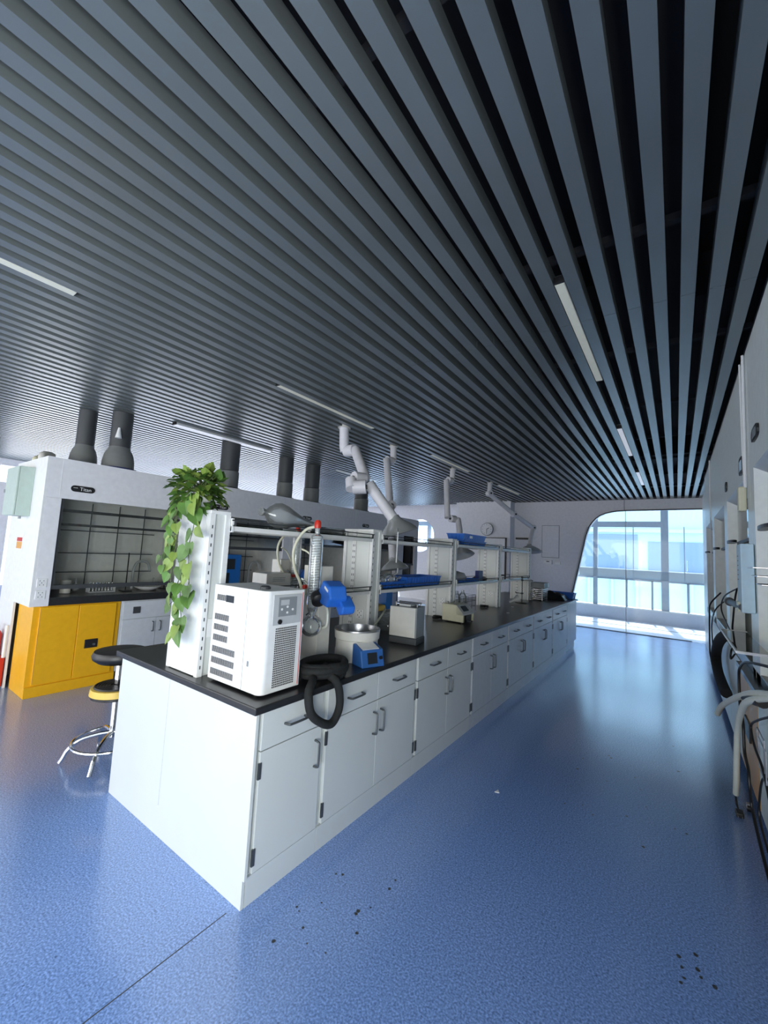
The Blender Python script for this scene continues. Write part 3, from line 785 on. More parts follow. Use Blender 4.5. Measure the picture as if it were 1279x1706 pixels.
fk = [(-.61, 1.74, .055, 'round glass flask nearest the post in the shallow blue tray', 1.1), (-.62, 1.88, .06, 'round glass flask in the middle of the shallow blue tray', .9),
      (-.72, 1.79, .05, 'round glass flask at the back of the shallow blue tray', -1.0), (-.64, 1.99, .045, 'small round glass flask at the far end of the shallow tray', 1.2), (-.73, 1.90, .045, 'round glass flask tilted at the rear corner of the shallow tray', -.8)]
for x, y, r_, lb, ti in fk: flask(x, y, SZ1+.005, r_, lb, 'round flasks in the blue tray', ti, ti)
q = MB()
base = Vector((-.70, 3.45, SZ1+.004))
q.lathe([(.0, 0), (.10, .005), (.115, .05), (.09, .09), (.05, .11), (.0, .115)], tuple(base), 14, cap=False)
for i in range(len(q.v)):
    v = Vector(q.v[i]); q.v[i] = (v.x+.01*math.sin(v.y*60), base.y+(v.y-base.y)*1.9, v.z+.006*math.sin(v.x*70+v.y*40)*(1 if v.z > base.z+.01 else 0))
tag(q.build('plastic_bag', 'ltgrey', smooth=True), 'crumpled grey plastic bag in the flat blue tray', 'bag')
tag(B(-.60, 3.83, SZ1, -.55, 3.97, SZ1+.13).build('card_box', 'navy', bevel=.002), 'small navy box standing on the lower shelf left of the fourth post', 'box')
q = MB(); q.lathe([(.0, 0), (.09, .004), (.1, .02), (.06, .045), (.02, .05)], (-.66, 4.14, SZ1), 14, cap=False)
for i in range(len(q.v)): v = q.v[i]; q.v[i] = (v[0], 4.14+(v[1]-4.14)*1.3, v[2])
tag(q.build('rubber_glove', 'black', smooth=True), 'crumpled black glove pile on the lower shelf by the fourth post', 'glove')

# junk between posts 2 and 3 under the lower shelf
q = MB(); q.prism([(0, 0), (.12, 0), (.12, .17), (.1, .19), (.02, .19), (0, .17)], 'y', 0, .10)
tag(q.build('blue_box', 'cyanblue', loc=(-.80, 1.95, TZ+.172), bevel=.004), 'small blue box on top of the clear bin under the lower shelf', 'box')
t = thing('clear_bin', 'clear plastic bin of tubing behind the upright white pump', 'bin', (-.86, 1.75, TZ))
q = MB(); q.lathe([(.13, .0), (.15, .16), (.155, .17)], (.14, .16, 0), 24, cap=False); q.build('wall', 'lab', t, smooth=True)
q = MB()
rnd = random.Random(5)
for i in range(7):
    pts = [(.14+rnd.uniform(-.09, .09), .16+rnd.uniform(-.09, .09), rnd.uniform(.01, .13)) for _ in range(5)]
    q.tube(smooth_path(pts, 4), .006, 6)
q.build('tubing', 'grey', t, smooth=True)
q = MB(); q.tube(smooth_path([(-.55, 1.45, TZ+.02), (-.50, 1.52, TZ+.09), (-.53, 1.68, TZ+.17), (-.62, 1.85, TZ+.19)], 6), .009, 8)
tag(q.build('rubber_tube', 'tube', smooth=True), 'cream rubber tube arching over the bench behind the water bath', 'tube')
q = MB(); q.prism([(0, 0), (.16, 0), (.15, .05), (.02, .06)], 'y', 0, .14)
tag(q.build('striped_packet', 'yellow2', loc=(-.80, 1.76, TZ+.172), bevel=.01), 'yellow packet lying under the lower shelf beside the blue box', 'packet')
# black cable coil beside post 3 and behind the pump
for (x, y, lb, m_) in ((-.62, 2.86, 'black cable heap at the foot of the third rack post', 'black'), (-.66, 4.30, 'black and white cable heap at the foot of the fourth rack post', 'black')):
    q = MB(); pts = [(x+.05*math.cos(a)*(1+.3*math.sin(a*3)), y+.07*math.sin(a), TZ+.008+.004*(a/3)) for a in [i*.5 for i in range(40)]]
    q.tube(pts, .0045, 6); tag(q.build('cable_coil', m_, smooth=True), lb, 'cable')
# bottle crate behind pump: clear bottles
for i, (x, y, lb) in enumerate([(-.72, 3.55, 'clear plastic bottle behind the cream pump, left of its neighbour'), (-.73, 3.75, 'clear plastic bottle behind the cream pump, right of its neighbour')]):
    q = MB(); q.lathe([(.055, 0), (.058, .02), (.058, .17), (.03, .22), (.02, .235), (.02, .26)], (x, y, TZ), 20)
    tag(q.build('plastic_bottle', 'lab', smooth=True), lb, 'bottle')
q = MB()
for z in (.06, .13, .2): q.tube([(-.80, 3.42, TZ+z), (-.62, 3.42, TZ+z), (-.62, 3.92, TZ+z), (-.80, 3.92, TZ+z)], .003, 5, closed=True)
for y in (3.42, 3.55, 3.67, 3.8, 3.92): q.tube([(-.62, y, TZ), (-.62, y, TZ+.2)], .0025, 5)
tag(q.build('wire_rack', 'black'), 'black wire rack around the bottles behind the cream pump', 'rack')

# tipped flask, clamp stand, heating mantle stack, black cloth, blue crate at the far end
q = MB(); q.lathe([(.017, 0), (.019, .012), (.018, .05), (.035, .09), (.062, .14), (.065, .155), (.0, .158)], (0, 0, 0), 22, cap=False)
q.xf(Matrix.Rotation(-1.15, 4, 'X')); q.xf(Matrix.Rotation(-.9, 4, 'Z'))
tag(q.build('conical_flask', 'white', smooth=True, loc=(-.58, 5.16, TZ+.022)), 'white conical flask tipped over on the far worktop', 'flask')
t = thing('clamp_stand', 'black clamp stand with clamps near the last rack post', 'stand', (-.48, 5.45, TZ))
B(-.09, -.06, 0, .09, .06, .012).build('base', 'black', t); MB().tube([(0, 0, .01), (0, 0, .42)], .006, 8).build('rod', 'black', t)
q = MB()
for z, a in ((.36, .3), (.15, 2.6), (.40, 1.2)):
    q.tube([(0, 0, z), (.13*math.cos(a), .13*math.sin(a), z)], .005, 6); q.tube([(.13*math.cos(a), .13*math.sin(a)-.02, z+.015), (.16*math.cos(a), .16*math.sin(a)+.01, z), (.13*math.cos(a), .13*math.sin(a)+.02, z-.01)], .005, 6); q.box(-.015, -.015, z-.012, .015, .015, .012+z)
q.build('clamp', 'dkgrey', t)
t = thing('plate_stack', 'stack of steel plates topped by a grey instrument at the far end of the bench', 'stack', (-.55, 6.12, TZ))
q = MB()
for i in range(6): q.box(0, 0, .02+i*.032, .22, .34, .034+i*.032)
islands(q, 'plate', 'steel', t, bevel=.002)
q = MB()
for x in (.01, .2):
    for y in (.01, .32): q.box(x, y, 0, x+.012, y+.012, .21)
islands(q, 'support', 'steel', t)
ins = B(.0, .0, .212, .24, .33, .30).build('instrument', 'grey', t, bevel=.004)
B(.241, .22, .225, .246, .31, .295).build('socket_plate', 'white', ins)
q = MB(); q.tube(smooth_path([(-.50, 5.9, TZ+.05), (-.46, 5.82, TZ+.15), (-.44, 5.95, TZ+.18), (-.44, 6.07, TZ+.10), (-.46, 5.98, TZ+.03)], 6), .008, 8)
tag(q.build('rubber_tube', 'tube', smooth=True), 'loop of cream tube beside the stack of steel plates', 'tube')
q = MB(); nx, ny = 14, 18
for j in range(ny):
    for i in range(nx):
        u, v = i/(nx-1), j/(ny-1); e_ = min(u, 1-u, v, 1-v)
        q.v.append((-.50+.44*u, 6.5+.46*v, TZ+.002+(.17*min(1, e_*5))*(.75+.25*math.sin(u*9+v*5)*math.cos(v*11))*(1.1-.6*v)))
for j in range(ny-1):
    for i in range(nx-1): a = j*nx+i; q.f.append([a, a+1, a+nx+1, a+nx]); q.mi.append(0)
q.f.append([0]+[j*nx for j in range(1, ny)]+[(ny-1)*nx+i for i in range(1, nx)]+[j*nx+nx-1 for j in range(ny-2, -1, -1)]+[i for i in range(nx-2, 0, -1)]); q.mi.append(0)
tag(q.build('black_cloth', 'black', smooth=True), 'heap of black cloth at the window end of the bench', 'cloth')
tr_ = tray('blue_crate', 'blue crate at the very window end of the bench', -.42, 6.98, TZ, .40, .22, .11, flare=.02)
B(.42, .06, .045, .423, .16, .075).build('card', 'white', tr_)

# ================================================================== LEFT FUME HOODS
FXL = -3.5
def lattice(t, x, y0, y1, z0, z1, m='dkgrey'):
    for k in range(4):
        y = y0+(y1-y0)*(k+.5)/4; MB().tube([(x, y, z0), (x, y, z1)], .006, 6).build('lattice_rod', m, t)
    for z in (z0+.18, z0+.40, z0+.66): MB().tube([(x-.012, y0, z), (x-.012, y1, z)], .006, 6).build('lattice_rod', m, t)
def left_hood(y0, w_, label, sash_z, plate=True, x=FXL, loc_group='fume hoods along the left aisle', detail=True):
    t = thing('fume_hood', label, 'fume hood', (x, y0, 0), 0, loc_group)
    D = 1.0; T = 2.335
    s1 = MB(); s1.box(-D, 0, .86, 0, .02, T); s1.box(-D, 0, 0, -.5, .02, .86); s1.build('side_panel', 'white', t)
    s1 = MB(); s1.box(-D, w_-.02, .86, 0, w_-.001, T); s1.box(-D, w_-.02, 0, -.5, w_-.001, .86); s1.build('side_panel', 'white', t)
    st = B(-.10, .02, .86, 0, .15, 1.93).build('stile', 'wall', t, bevel=.004)
    if detail:
        for z in (.93, 1.045):
            so = B(-.002, .035, z, .006, .115, z+.085).build('socket_outlet', 'white', st, bevel=.003)
            d = MB()
            for ay, az in ((.055, .06), (.085, .06), (.07, .04), (.055, .02), (.085, .02)): d.box(.0055, ay, z+az, .0068, ay+.006, z+az+.008)
            d.build('pin_hole', 'black', so)
    B(-.10, w_-.15, .86, 0, w_-.02, 1.93).build('stile', 'wall', t, bevel=.004)
    B(-.03, .02, 1.93, 0, w_-.02, T).build('fascia', 'wall', t)
    B(-.001, .125, 1.93, .001, .130, T).build('seam', 'white', t)
    B(-D, .02, T-.02, -.03, w_-.02, T).build('top_panel', 'grey', t)
    B(-D, .02, 0, -D+.02, w_-.02, T-.02).build('back_panel', 'white', t)
    B(-.80, .02, .94, -.78, w_-.02, 2.15).build('liner', 'dark_in', t)
    l2 = MB(); l2.box(-.78, .02, .94, -.10, .03, 2.15); l2.box(-.78, w_-.03, .94, -.10, w_-.02, 2.15); islands(l2, 'side_liner', 'dark_in', t)
    B(-.80, .02, 2.15, -.10, w_-.02, 2.17).build('inner_ceiling', 'dark_in', t)
    ws = MB(); ws.box(-.86, .02, .862, -.101, w_-.02, .94); ws.box(-.101, .151, .862, 0, w_-.151, .94); ws.build('work_surface', 'top', t)
    a, b = .15, w_-.15
    B(-.09, a, 1.80, -.07, b, 1.83).build('header_bar', 'dkgrey', t); B(-.09, a, 1.66, -.075, b, 1.685).build('header_bar', 'dkgrey', t)
    sh = MB(); sh.box(-.055, a, sash_z-.04, -.02, b, sash_z); sh.box(-.05, a, sash_z, -.03, a+.03, 1.95); sh.box(-.05, b-.03, sash_z, -.03, b, 1.95)
    so = sh.build('sash', 'dkgrey', t)
    B(-.043, a+.03, sash_z, -.038, b-.03, 1.95).build('sash_glass', 'hoodglass', so)
    e = MB(); e.box(-.10, a, .94, -.09, a+.012, 1.93); e.box(-.10, b-.012, .94, -.09, b, 1.93); islands(e, 'side_seal', 'black', t)
    if detail: lattice(t, -.66, .2, w_-.2, .96, 1.95)
    if plate:
        pl = MB()
        r_ = .032; cy, cz, hw = .32, 2.045, .075
        pts = [(cy+hw+r_*math.cos(q), cz+r_*math.sin(q)) for q in [-PI/2+i*PI/8 for i in range(9)]]+[(cy-hw+r_*math.cos(q), cz+r_*math.sin(q)) for q in [PI/2+i*PI/8 for i in range(9)]]
        pl.prism(pts, 'x', .0, .006); po = pl.build('name_plate', 'black', t)
        text('Titan', .05, 'lettering', 'white', po, FX(.0065, cy+.022, cz-.002))
        text('••••', .028, 'lettering', 'white', po, FX(.0065, cy-.068, cz+.006))
    return t
HL = [.05, 1.65, 3.25, 4.85]
left_hood(HL[0], 1.6, 'white fume hood with closed glass sash above the yellow cabinet', 1.06)
left_hood(HL[1], 1.6, 'white fume hood with half-raised sash behind the vine post and chiller', 1.52)
left_hood(HL[2], 1.6, 'white fume hood behind the rotary evaporator condenser', 1.62)
left_hood(HL[3], 1.6, 'white fume hood behind the largest domed extraction hood', 1.60)
left_hood(6.45, .78, 'narrow white fume hood at the far end of the left row', 1.30, plate=False, detail=False)
left_hood(-.55, 1.1, 'fume hood of the second row, seen past the left edge of the sage green box', 1.35, x=-7.0, loc_group='fume hoods further left')
# electrical box and sticker on the side of the nearest hood
t = thing('electrical_box', 'sage green metal electrical box on the side of the nearest fume hood', 'electrical box', (-4.25, -.085, 1.735))
B(0, .018, 0, .40, .135, .505).build('body', 'sage', t, bevel=.004); B(.004, 0, .004, .396, .016, .50).build('door', 'sage', t, bevel=.003)
B(.02, -.012, .24, .03, .0, .275).build('lock', 'steel', t)
MB().tube([(.34, .07, -.03), (.34, .07, .001)], .012, 8).build('cable_gland', 'grey', t)
st = thing('safety_sticker', 'small red and orange safety sticker on the white side of the nearest hood', 'sticker', (-4.20, .049, 1.37))
B(0, -.001, 0, .26, .0, .22).build('sheet', 'white', st); B(.04, -.002, .03, .22, -.001, .10).build('orange_band', 'orange', st); B(.04, -.002, .105, .22, -.001, .145).build('red_band', 'red', st)
for i, (x, y, lb) in enumerate([(-3.98, .12, 'white duct elbow on top of the nearest hood by the green box'), (-4.12, .10, 'smaller cream duct elbow on top of the nearest hood')]):
    q = MB(); q.tube(smooth_path([(x, y, 2.335), (x, y, 2.40-.03*i), (x-.05, y+.05, 2.43-.03*i), (x-.12, y+.12, 2.43-.03*i)], 5), .032-.006*i, 10)
    tag(q.build('duct_elbow', 'offwhite' if i == 0 else 'cream', smooth=True), lb, 'duct')
# ducts
def duct(x, y, r, label, domed=False, top=3.03):
    t = thing('exhaust_duct', label, 'duct', (x, y, 2.336), 0, 'exhaust ducts above the left hoods')
    h = top-2.336
    MB().lathe([(r+.03, 0), (r+.03, .03), (r+.005, .035)], (0, 0, 0), 24).build('collar', 'navy' if domed else 'black', t, smooth=True)
    q = MB()
    if domed: q.lathe([(r, .03), (r*.99, .10), (r*.93, .17), (r*.82, .22), (r*.68, .26), (r*.66, .28)], (0, 0, 0), 28)
    else: q.lathe([(r, .03), (r, .27)], (0, 0, 0), 28)
    MB().lathe([(r*.66 if domed else r*.94, .281), (r*.66 if domed else r*.94, h)], (0, 0, 0), 28).build('flexible_section', 'dkgrey', t, smooth=True)
    q.build('pipe', 'duct', t, smooth=True)
duct(-3.80, .78, .165, 'grey domed exhaust duct on the nearest left hood, the nearer of two', True)
duct(-4.11, .53, .14, 'grey domed exhaust duct on the nearest left hood, the one behind', True)
duct(-3.8, 2.24, .14, 'grey round exhaust duct just right of the vine crown')
duct(-3.8, 3.30, .13, 'dark exhaust duct above the glass drop flask')
duct(-3.8, 3.92, .14, 'dark exhaust duct right of the glass drop flask')
duct(-3.8, 5.35, .15, 'dark exhaust duct behind the nearest extraction arm')
q = MB(); q.lathe([(.035, 0), (.012, .12)], (-3.66, .70, 2.70), 12); tag(q.build('spray_nozzle', 'white', smooth=True), 'small white cone beside the domed exhaust duct', 'nozzle')
# hood contents (nearest two hoods)
def beaker(x, y, z, r, h, label, m='lab'):
    q = MB(); q.lathe([(0, 0), (r, .003), (r, h*.6), (r*1.02, h)], (x, y, z), 18, cap=False); return tag(q.build('beaker', m, smooth=True), label, 'beaker')
beaker(-3.82, .42, .941, .05, .14, 'glass beaker at the left inside the nearest fume hood', 'offwhite')
q = MB(); q.lathe([(.06, 0), (.14, .04), (.15, .05), (.0, .052)], (-3.76, 1.24, .941), 24); tag(q.build('basin', 'white', smooth=True), 'shallow white basin inside the nearest fume hood', 'basin')
t = thing('tube_rack', 'pale test tube rack inside the nearest fume hood', 'rack', (-3.85, .62, .941))
B(0, 0, 0, .10, .26, .01).build('base', 'ltgrey', t); B(0, 0, .06, .10, .26, .066).build('shelf', 'ltgrey', t)
for y in (0, .255): B(0, y, .01, .10, y+.005, .066).build('end', 'ltgrey', t)
for i in range(8): MB().lathe([(.009, .012), (.009, .11)], (.05, .02+.031*i, 0), 8).build('tube', 'lab', t)
def faucet(y, label):
    q = MB(); q.tube(smooth_path([(-3.98, y-.10, .941), (-3.98, y-.10, 1.15), (-3.98, y-.07, 1.25), (-3.98, y, 1.285), (-3.98, y+.07, 1.25), (-3.98, y+.10, 1.16)], 5), .016, 8)
    tag(q.build('gooseneck_tap', 'ltgrey', smooth=True), label, 'tap')
faucet(1.25, 'grey gooseneck tap inside the nearest fume hood'); faucet(2.95, 'grey gooseneck tap inside the hood with the blue instrument')
faucet(4.45, 'grey gooseneck tap in the hood behind the condenser')
for (x, y, h_, lb) in ((-3.78, 1.0, .45, 'thin black stand rod inside the nearest fume hood'), (-3.86, 1.49, .35, 'short black stand at the right inside the nearest hood')):
    t = thing('retort_stand', lb, 'stand', (x, y, .941)); B(-.06, -.05, 0, .06, .05, .01).build('base', 'black', t); MB().tube([(0, 0, .01), (0, 0, h_)], .007, 6).build('rod', 'black', t)
for (y, r_, lb) in ((.53, .05, 'round flask near the tube rack in the nearest hood'), (1.37, .045, 'round flask by the tap in the nearest hood')):
    q = MB(); q.lathe([(.011, r_*2+.05), (.011, r_*2)]+[(r_*math.sin(a), r_+r_*math.cos(a)) for a in [.3+i*(PI-.31)/9 for i in range(10)]], (-3.9, y, .941), 14, cap=False); tag(q.build('round_flask', 'lab', smooth=True), lb, 'flask')
t = thing('blue_instrument', 'bright blue instrument cabinet with dark windows inside the second fume hood', 'instrument', (-3.98, 2.10, .941))
q = MB(); q.box(0, 0, 0, .28, .40, .46); q.build('body', 'cyanblue', t, bevel=.004)
B(.279, .04, .25, .284, .30, .40).build('window', 'screen', t); B(.279, .04, .05, .284, .22, .20).build('window', 'screen', t)
# base cabinets below
t = thing('safety_cabinet', 'yellow flammables safety cabinet with black lock under the nearest fume hood', 'cabinet', (FXL, .09, 0))
B(-.47, 0, 0, -.022, .77, .858).build('body', 'yellow', t, bevel=.003)
B(-.021, .002, .0, -.004, .768, .10).build('plinth', 'yellow', t)
d1 = B(-.021, .05, .115, 0, .372, .85).build('door', 'yellow', t, bevel=.003); d2 = B(-.021, .376, .115, .006, .72, .85).build('door', 'yellow', t, bevel=.003)
lk = B(.006, .45, .40, .016, .57, .49).build('lock_plate', 'black', d2, bevel=.004); MB().lathe([(.014, .016), (.012, .024)], (0, .535, .435), 14, 'x').build('key_barrel', 'steel', lk)
for y in (.055, .712):
    q = MB(); q.tube([(-.003, y, .13), (-.003, y, .84)], .005, 6); q.build('piano_hinge', 'orange', t)
def hood_base(y0, w_, label, n=2, x=FXL):
    t = thing('hood_base_cabinet', label, 'cabinet', (x, y0, 0), 0, 'base cabinets below the left hoods')
    B(-.47, 0.001, .1, -.02, w_-.001, .858).build('body', 'lam2', t); B(-.44, .001, 0, -.05, w_-.001, .099).build('plinth', 'dkgrey', t)
    B(-.019, .02, .66, 0, w_-.02, .85).build('apron_panel', 'lam2', t, bevel=.002)
    for i in range(n):
        a = .02+i*(w_-.04)/n+.002; b = .02+(i+1)*(w_-.04)/n-.002
        d = B(-.019, a, .12, 0, b, .65).build('door', 'lam2', t, bevel=.002)
        hy = b-.04 if i % 2 == 0 else a+.04
        handle_v(d, hy, .55, 0, .11)
    return t
t = hood_base(.865, .78, 'white base cabinet right of the yellow safety cabinet')
so = B(.0, .12, .715, .008, .20, .79).build('socket_plate', 'dkgrey', t, bevel=.003)
hood_base(1.655, .79, 'white base cabinet under the second fume hood, half hidden by the bench')
hood_base(2.45, .79, 'white base cabinet under the second fume hood, right half')
for i, y in enumerate((3.255, 4.855)): hood_base(y, 1.58, ['white base cabinet under the third fume hood', 'white base cabinet under the fourth fume hood'][i], 4)
# things at the far left floor
t = thing('fire_extinguisher_box', 'red fire extinguisher box on the floor left of the yellow cabinet', 'box', (-4.36, -.08, 0))
B(0, 0, 0.02, .36, .12, .30).build('body', 'red', t, bevel=.006); B(.02, -.01, 0, .34, .10, .02).build('base', 'black', t)
t = thing('fire_extinguisher', 'red fire extinguisher standing in the red box at the far left', 'extinguisher', (-4.22, -.02, .302))
MB().lathe([(.06, 0), (.065, .01), (.065, .20), (.04, .25), (.02, .27)], (0, 0, 0), 20).build('cylinder', 'red', t, smooth=True)
MB().tube([(0, 0, .26), (0, 0, .30), (.06, 0, .31)], .012, 8).build('valve', 'black', t)
q = MB().tube([(-4.02, .03, .30), (-4.02, .03, .62)], .014, 8); tag(q.build('white_rod', 'white'), 'white plastic rod standing between the red box and yellow cabinet', 'rod')

# ================================================================== STOOLS
t = thing('lab_stool', 'chromed lab stool with thick black padded seat above a yellow-rimmed ribbed disc', 'stool', (-1.80, .18, 0))
h = .755
MB().lathe([(.02, h-.085), (.14, h-.085), (.172, h-.06), (.178, h-.035), (.165, h-.008), (.12, h), (.0, h+.002)], (0, 0, 0), 40).build('seat', 'black', t, smooth=True)
h = .50
MB().lathe([(.15, h-.075), (.16, h-.07), (.16, h-.055)], (0, 0, 0), 36).build('under_plate', 'black', t, smooth=True)
MB().lathe([(.155, h-.055), (.168, h-.05), (.162, h-.008), (.145, h-.004)], (0, 0, 0), 36).build('rim', 'yellow2', t, smooth=True)
q = [(.145, h-.004)]
for i in range(6): r_ = .14-.018*i; q += [(r_, h+.006), (r_-.009, h+.006), (r_-.011, h)]
MB().lathe(q+[(.026, h)], (0, 0, 0), 36).build('ribbed_disc', 'black', t)
MB().tube([(0, 0, .14), (0, 0, .67)], .022, 12).build('column', 'chrome', t, smooth=True)
MB().tube([(.235*math.cos(a), .235*math.sin(a), .125) for a in [2*PI*i/36 for i in range(36)]], .011, 8, closed=True).build('foot_ring', 'chrome', t, smooth=True)
for k in range(5):
    a = 2*PI*k/5-.76; c, s_ = math.cos(a), math.sin(a)
    MB().tube(smooth_path([(0, 0, .17), (.08*c, .08*s_, .168), (.19*c, .19*s_, .145), (.25*c, .25*s_, .09), (.275*c, .275*s_, .04), (.29*c, .29*s_, .012)], 4), .0135, 8).build('leg', 'chrome', t, smooth=True)

# ================================================================== EXTRACTION ARMS
def joint(mb, p, r, axis=(0, 1, 0), l=.05):
    a = Vector(axis).normalized(); p = Vector(p); mb.tube([p-a*l, p+a*l], r, 16)
def arm(label, segs, r, joints, dome, dlab=None):
    t = thing('extraction_arm', label, 'extraction arm', segs[0][0], 0, 'articulated extraction arms over the bench')
    o = Vector(segs[0][0])
    L_ = lambda p: tuple(Vector(p)-o)
    MB().lathe([(r*1.35, .0), (r*1.35, .03)], (0, 0, -.005), 20).build('mount', 'offwhite', t, smooth=True)
    for sg in segs:
        sg2 = [L_(p) for p in sg]
        MB().tube(sg2, r if len(sg) == 2 else r, 16).build('tube', 'pipe', t, smooth=True)
    for p, ax in joints:
        q = MB(); joint(q, L_(p), r*1.25, ax, r*1.15); j = q.build('joint', 'pipe', t, smooth=True)
        q = MB(); a = Vector(ax).normalized()
        side = 1 if a.dot(Vector((1, -1, 0))) >= 0 else -1
        pp = Vector(L_(p))+a*side*r*1.15; q.tube([pp, pp+a*side*.012], r*.42, 12); q.build('bolt', 'black', j)
    c, d, R_, hh = dome
    d = Vector(d).normalized()
    q = MB(); q.lathe([(r*.9, 0), (r*1.1, -.03), (R_*.45, -hh*.35), (R_*.75, -hh*.62), (R_*.94, -hh*.86), (R_, -hh), (R_+.006, -hh-.004), (R_*.98, -hh-.002), (R_*.90, -hh*.86), (R_*.72, -hh*.60), (R_*.40, -hh*.33), (r*.8, -.02)], (0, 0, 0), 36, cap=False)
    rot_ = Vector((0, 0, -1)).rotation_difference(d).to_matrix().to_4x4()
    q.xf(Matrix.Translation(Vector(L_(c))) @ rot_)
    dm = q.build('dome', 'dome', t, smooth=True)
    q = MB(); q.tube([( R_*math.cos(a), R_*math.sin(a), -hh) for a in [2*PI*i/40 for i in range(40)]], .004, 5, closed=True); q.xf(Matrix.Translation(Vector(L_(c))) @ rot_); q.build('dome_rim', 'grey', dm)
    if dlab:
        q = MB(); q.tube([L_(p) for p in dlab], .006, 6); q.build('pull_handle', 'white', t)
    return t
X = (1, -.6, 0)
arm('nearest and thickest white extraction arm, its wide dome just above the upper shelf',
    [[(-1.75, 2.41, 3.036), (-1.75, 2.43, 2.80), (-1.74, 2.44, 2.75)], [(-1.60, 2.46, 2.76), (-1.28, 2.29, 2.36)], [(-1.22, 1.97, 2.29), (-1.17, 1.93, 2.18)], [(-1.08, 2.10, 2.26), (-.83, 2.22, 1.90)]],
    .058, [((-1.67, 2.45, 2.755), (1, .0, 0)), ((-1.22, 2.10, 2.32), (.3, 1, 0)), ((-1.12, 2.0, 2.21), (1, .6, .1))], ((-.83, 2.22, 1.93), (.28, .22, -1), .20, .19), [(-.68, 2.08, 1.79), (-.50, 1.82, 1.74), (-.49, 1.80, 1.47)])
arm('slim white extraction arm second from the camera, its dome hanging between the shelves',
    [[(-1.70, 3.41, 3.036), (-1.68, 3.40, 2.83)], [(-1.60, 3.12, 2.78), (-1.30, 2.82, 2.14)], [(-1.28, 2.80, 2.12), (-.93, 2.40, 1.48)]],
    .046, [((-1.65, 3.26, 2.80), (.2, 1, 0)), ((-1.29, 2.81, 2.12), X)], ((-.92, 2.39, 1.50), (.2, .0, -1), .15, .12), [(-.80, 2.30, 1.41), (-.80, 2.30, 1.35)])
arm('third white extraction arm with a tilted dome above the blue baskets',
    [[(-1.6, 5.10, 3.036), (-1.6, 5.09, 2.85)], [(-1.5, 4.68, 2.76), (-1.36, 4.49, 2.13)], [(-1.26, 4.66, 2.12), (-1.15, 4.50, 1.92), (-1.09, 4.37, 1.68)]],
    .045, [((-1.55, 4.9, 2.80), (.2, 1, 0)), ((-1.31, 4.57, 2.12), (.3, 1, .0))], ((-1.08, 4.36, 1.69), (.4, -.15, -1), .18, .15), None)
arm('last white extraction arm, angled towards the windows with a flat clear dome',
    [[(-1.5, 6.59, 3.036), (-1.5, 6.57, 2.83)], [(-1.5, 6.58, 2.81), (-1.2, 7.2, 2.46)], [(-1.2, 7.2, 2.46), (-1.0, 7.86, 2.23)], [(-1.0, 7.86, 2.22), (-.95, 7.45, 1.82)]],
    .046, [((-1.5, 6.57, 2.82), X), ((-1.2, 7.2, 2.46), X), ((-1.0, 7.86, 2.23), X)], ((-.95, 7.44, 1.86), (.1, -.1, -1), .25, .17), [(-.93, 7.62, 1.95), (-.88, 7.72, 2.02)])

# ================================================================== CLOCK and wall fittings
t = thing('wall_clock', 'round white wall clock with dark hands on the boxed column', 'clock', (-2.62, 9.379, 2.29))
MB().lathe([(.17, -.045), (.175, -.03), (.175, 0)], (0, 0, 0), 40, 'y').build('case', 'grey', t, smooth=True)
MB().lathe([(.158, -.047), (.158, -.040)], (0, 0, 0), 40, 'y').build('face', 'white', t)
q = MB()
for k in range(12):
    a = k*PI/6; ln = .028 if k % 3 == 0 else .016
    m4 = Matrix.Rotation(a, 4, 'Y') @ Matrix.Translation((0, 0, .135-ln))
    n0 = len(q.v); q.box(-.004, -.0495, 0, .004, -.047, ln); q.xf(m4, n0)
q.build('hour_mark', 'black', t)
B(-.005, -.0515, -.115, .005, -.0495, .01).build('minute_hand', 'black', t)
MB().box(-.007, -.0535, 0, .007, -.0515, .075).xf(Matrix.Rotation(1.1, 4, 'Y')).build('hour_hand', 'black', t)
t = thing('wall_access_panel', 'flush white access panel on the far wall right of the last arm', 'panel', (-1.27, 9.708, 1.62))
B(0, 0, 0, .40, .012, .80).build('door', 'wall', t, bevel=.002); B(-.012, .006, -.012, .412, .012, .812).build('gap', 'grey', t); B(.35, -.012, .36, .365, 0, .42).build('lock', 'white', t)
t = thing('wall_switch', 'small white wall dispenser with dark slot below the access panel', 'dispenser', (-1.22, 9.66, 1.44))
B(0, 0, 0, .20, .06, .11).build('body', 'white', t, bevel=.008); B(.07, -.004, .06, .14, .0, .08).build('slot', 'dkgrey', t)
tag(B(-.97, 9.69, 1.45, -.82, 9.72, 1.52).build('socket_box', 'white', bevel=.006), 'small white socket box right of the wall dispenser', 'socket')

# ================================================================== CEILING LIGHTS
def clight(x, y, l, m, label, drop=0, wd=.052):
    t = thing('ceiling_light', label, 'ceiling light', (x, y, H-drop), 0, 'linear ceiling lights')
    B(0, 0, .006, wd, l, .05).build('housing', 'ltgrey', t, bevel=.002)
    B(.003, .004, 0, wd-.003, l-.004, .0065).build('diffuser', m, t)
    q = MB(); q.box(0, -.012, 0, wd, -.001, .04); q.build('end_cap', 'black', t)
    return t
clight(1.014, .94, 1.42, 'fixture', 'cream unlit ceiling light strip with an added glow nearest the camera, in the gap over the aisle')
clight(1.014, 3.80, 1.38, 'fixture_w', 'second ceiling light strip over the aisle, towards the windows')
clight(1.014, 6.40, 1.3, 'fixture_w', 'third ceiling light strip over the aisle, near the far wall')
clight(-1.472, -1.6, 1.15, 'fixture', 'pale ceiling light strip cut by the left edge of the photo', drop=.005)
clight(-1.472, 1.13, 1.46, 'fixture', 'thin ceiling light strip between the first arm and the camera')
clight(-1.472, 4.05, 1.38, 'fixture', 'ceiling light strip above the second and third extraction arms')
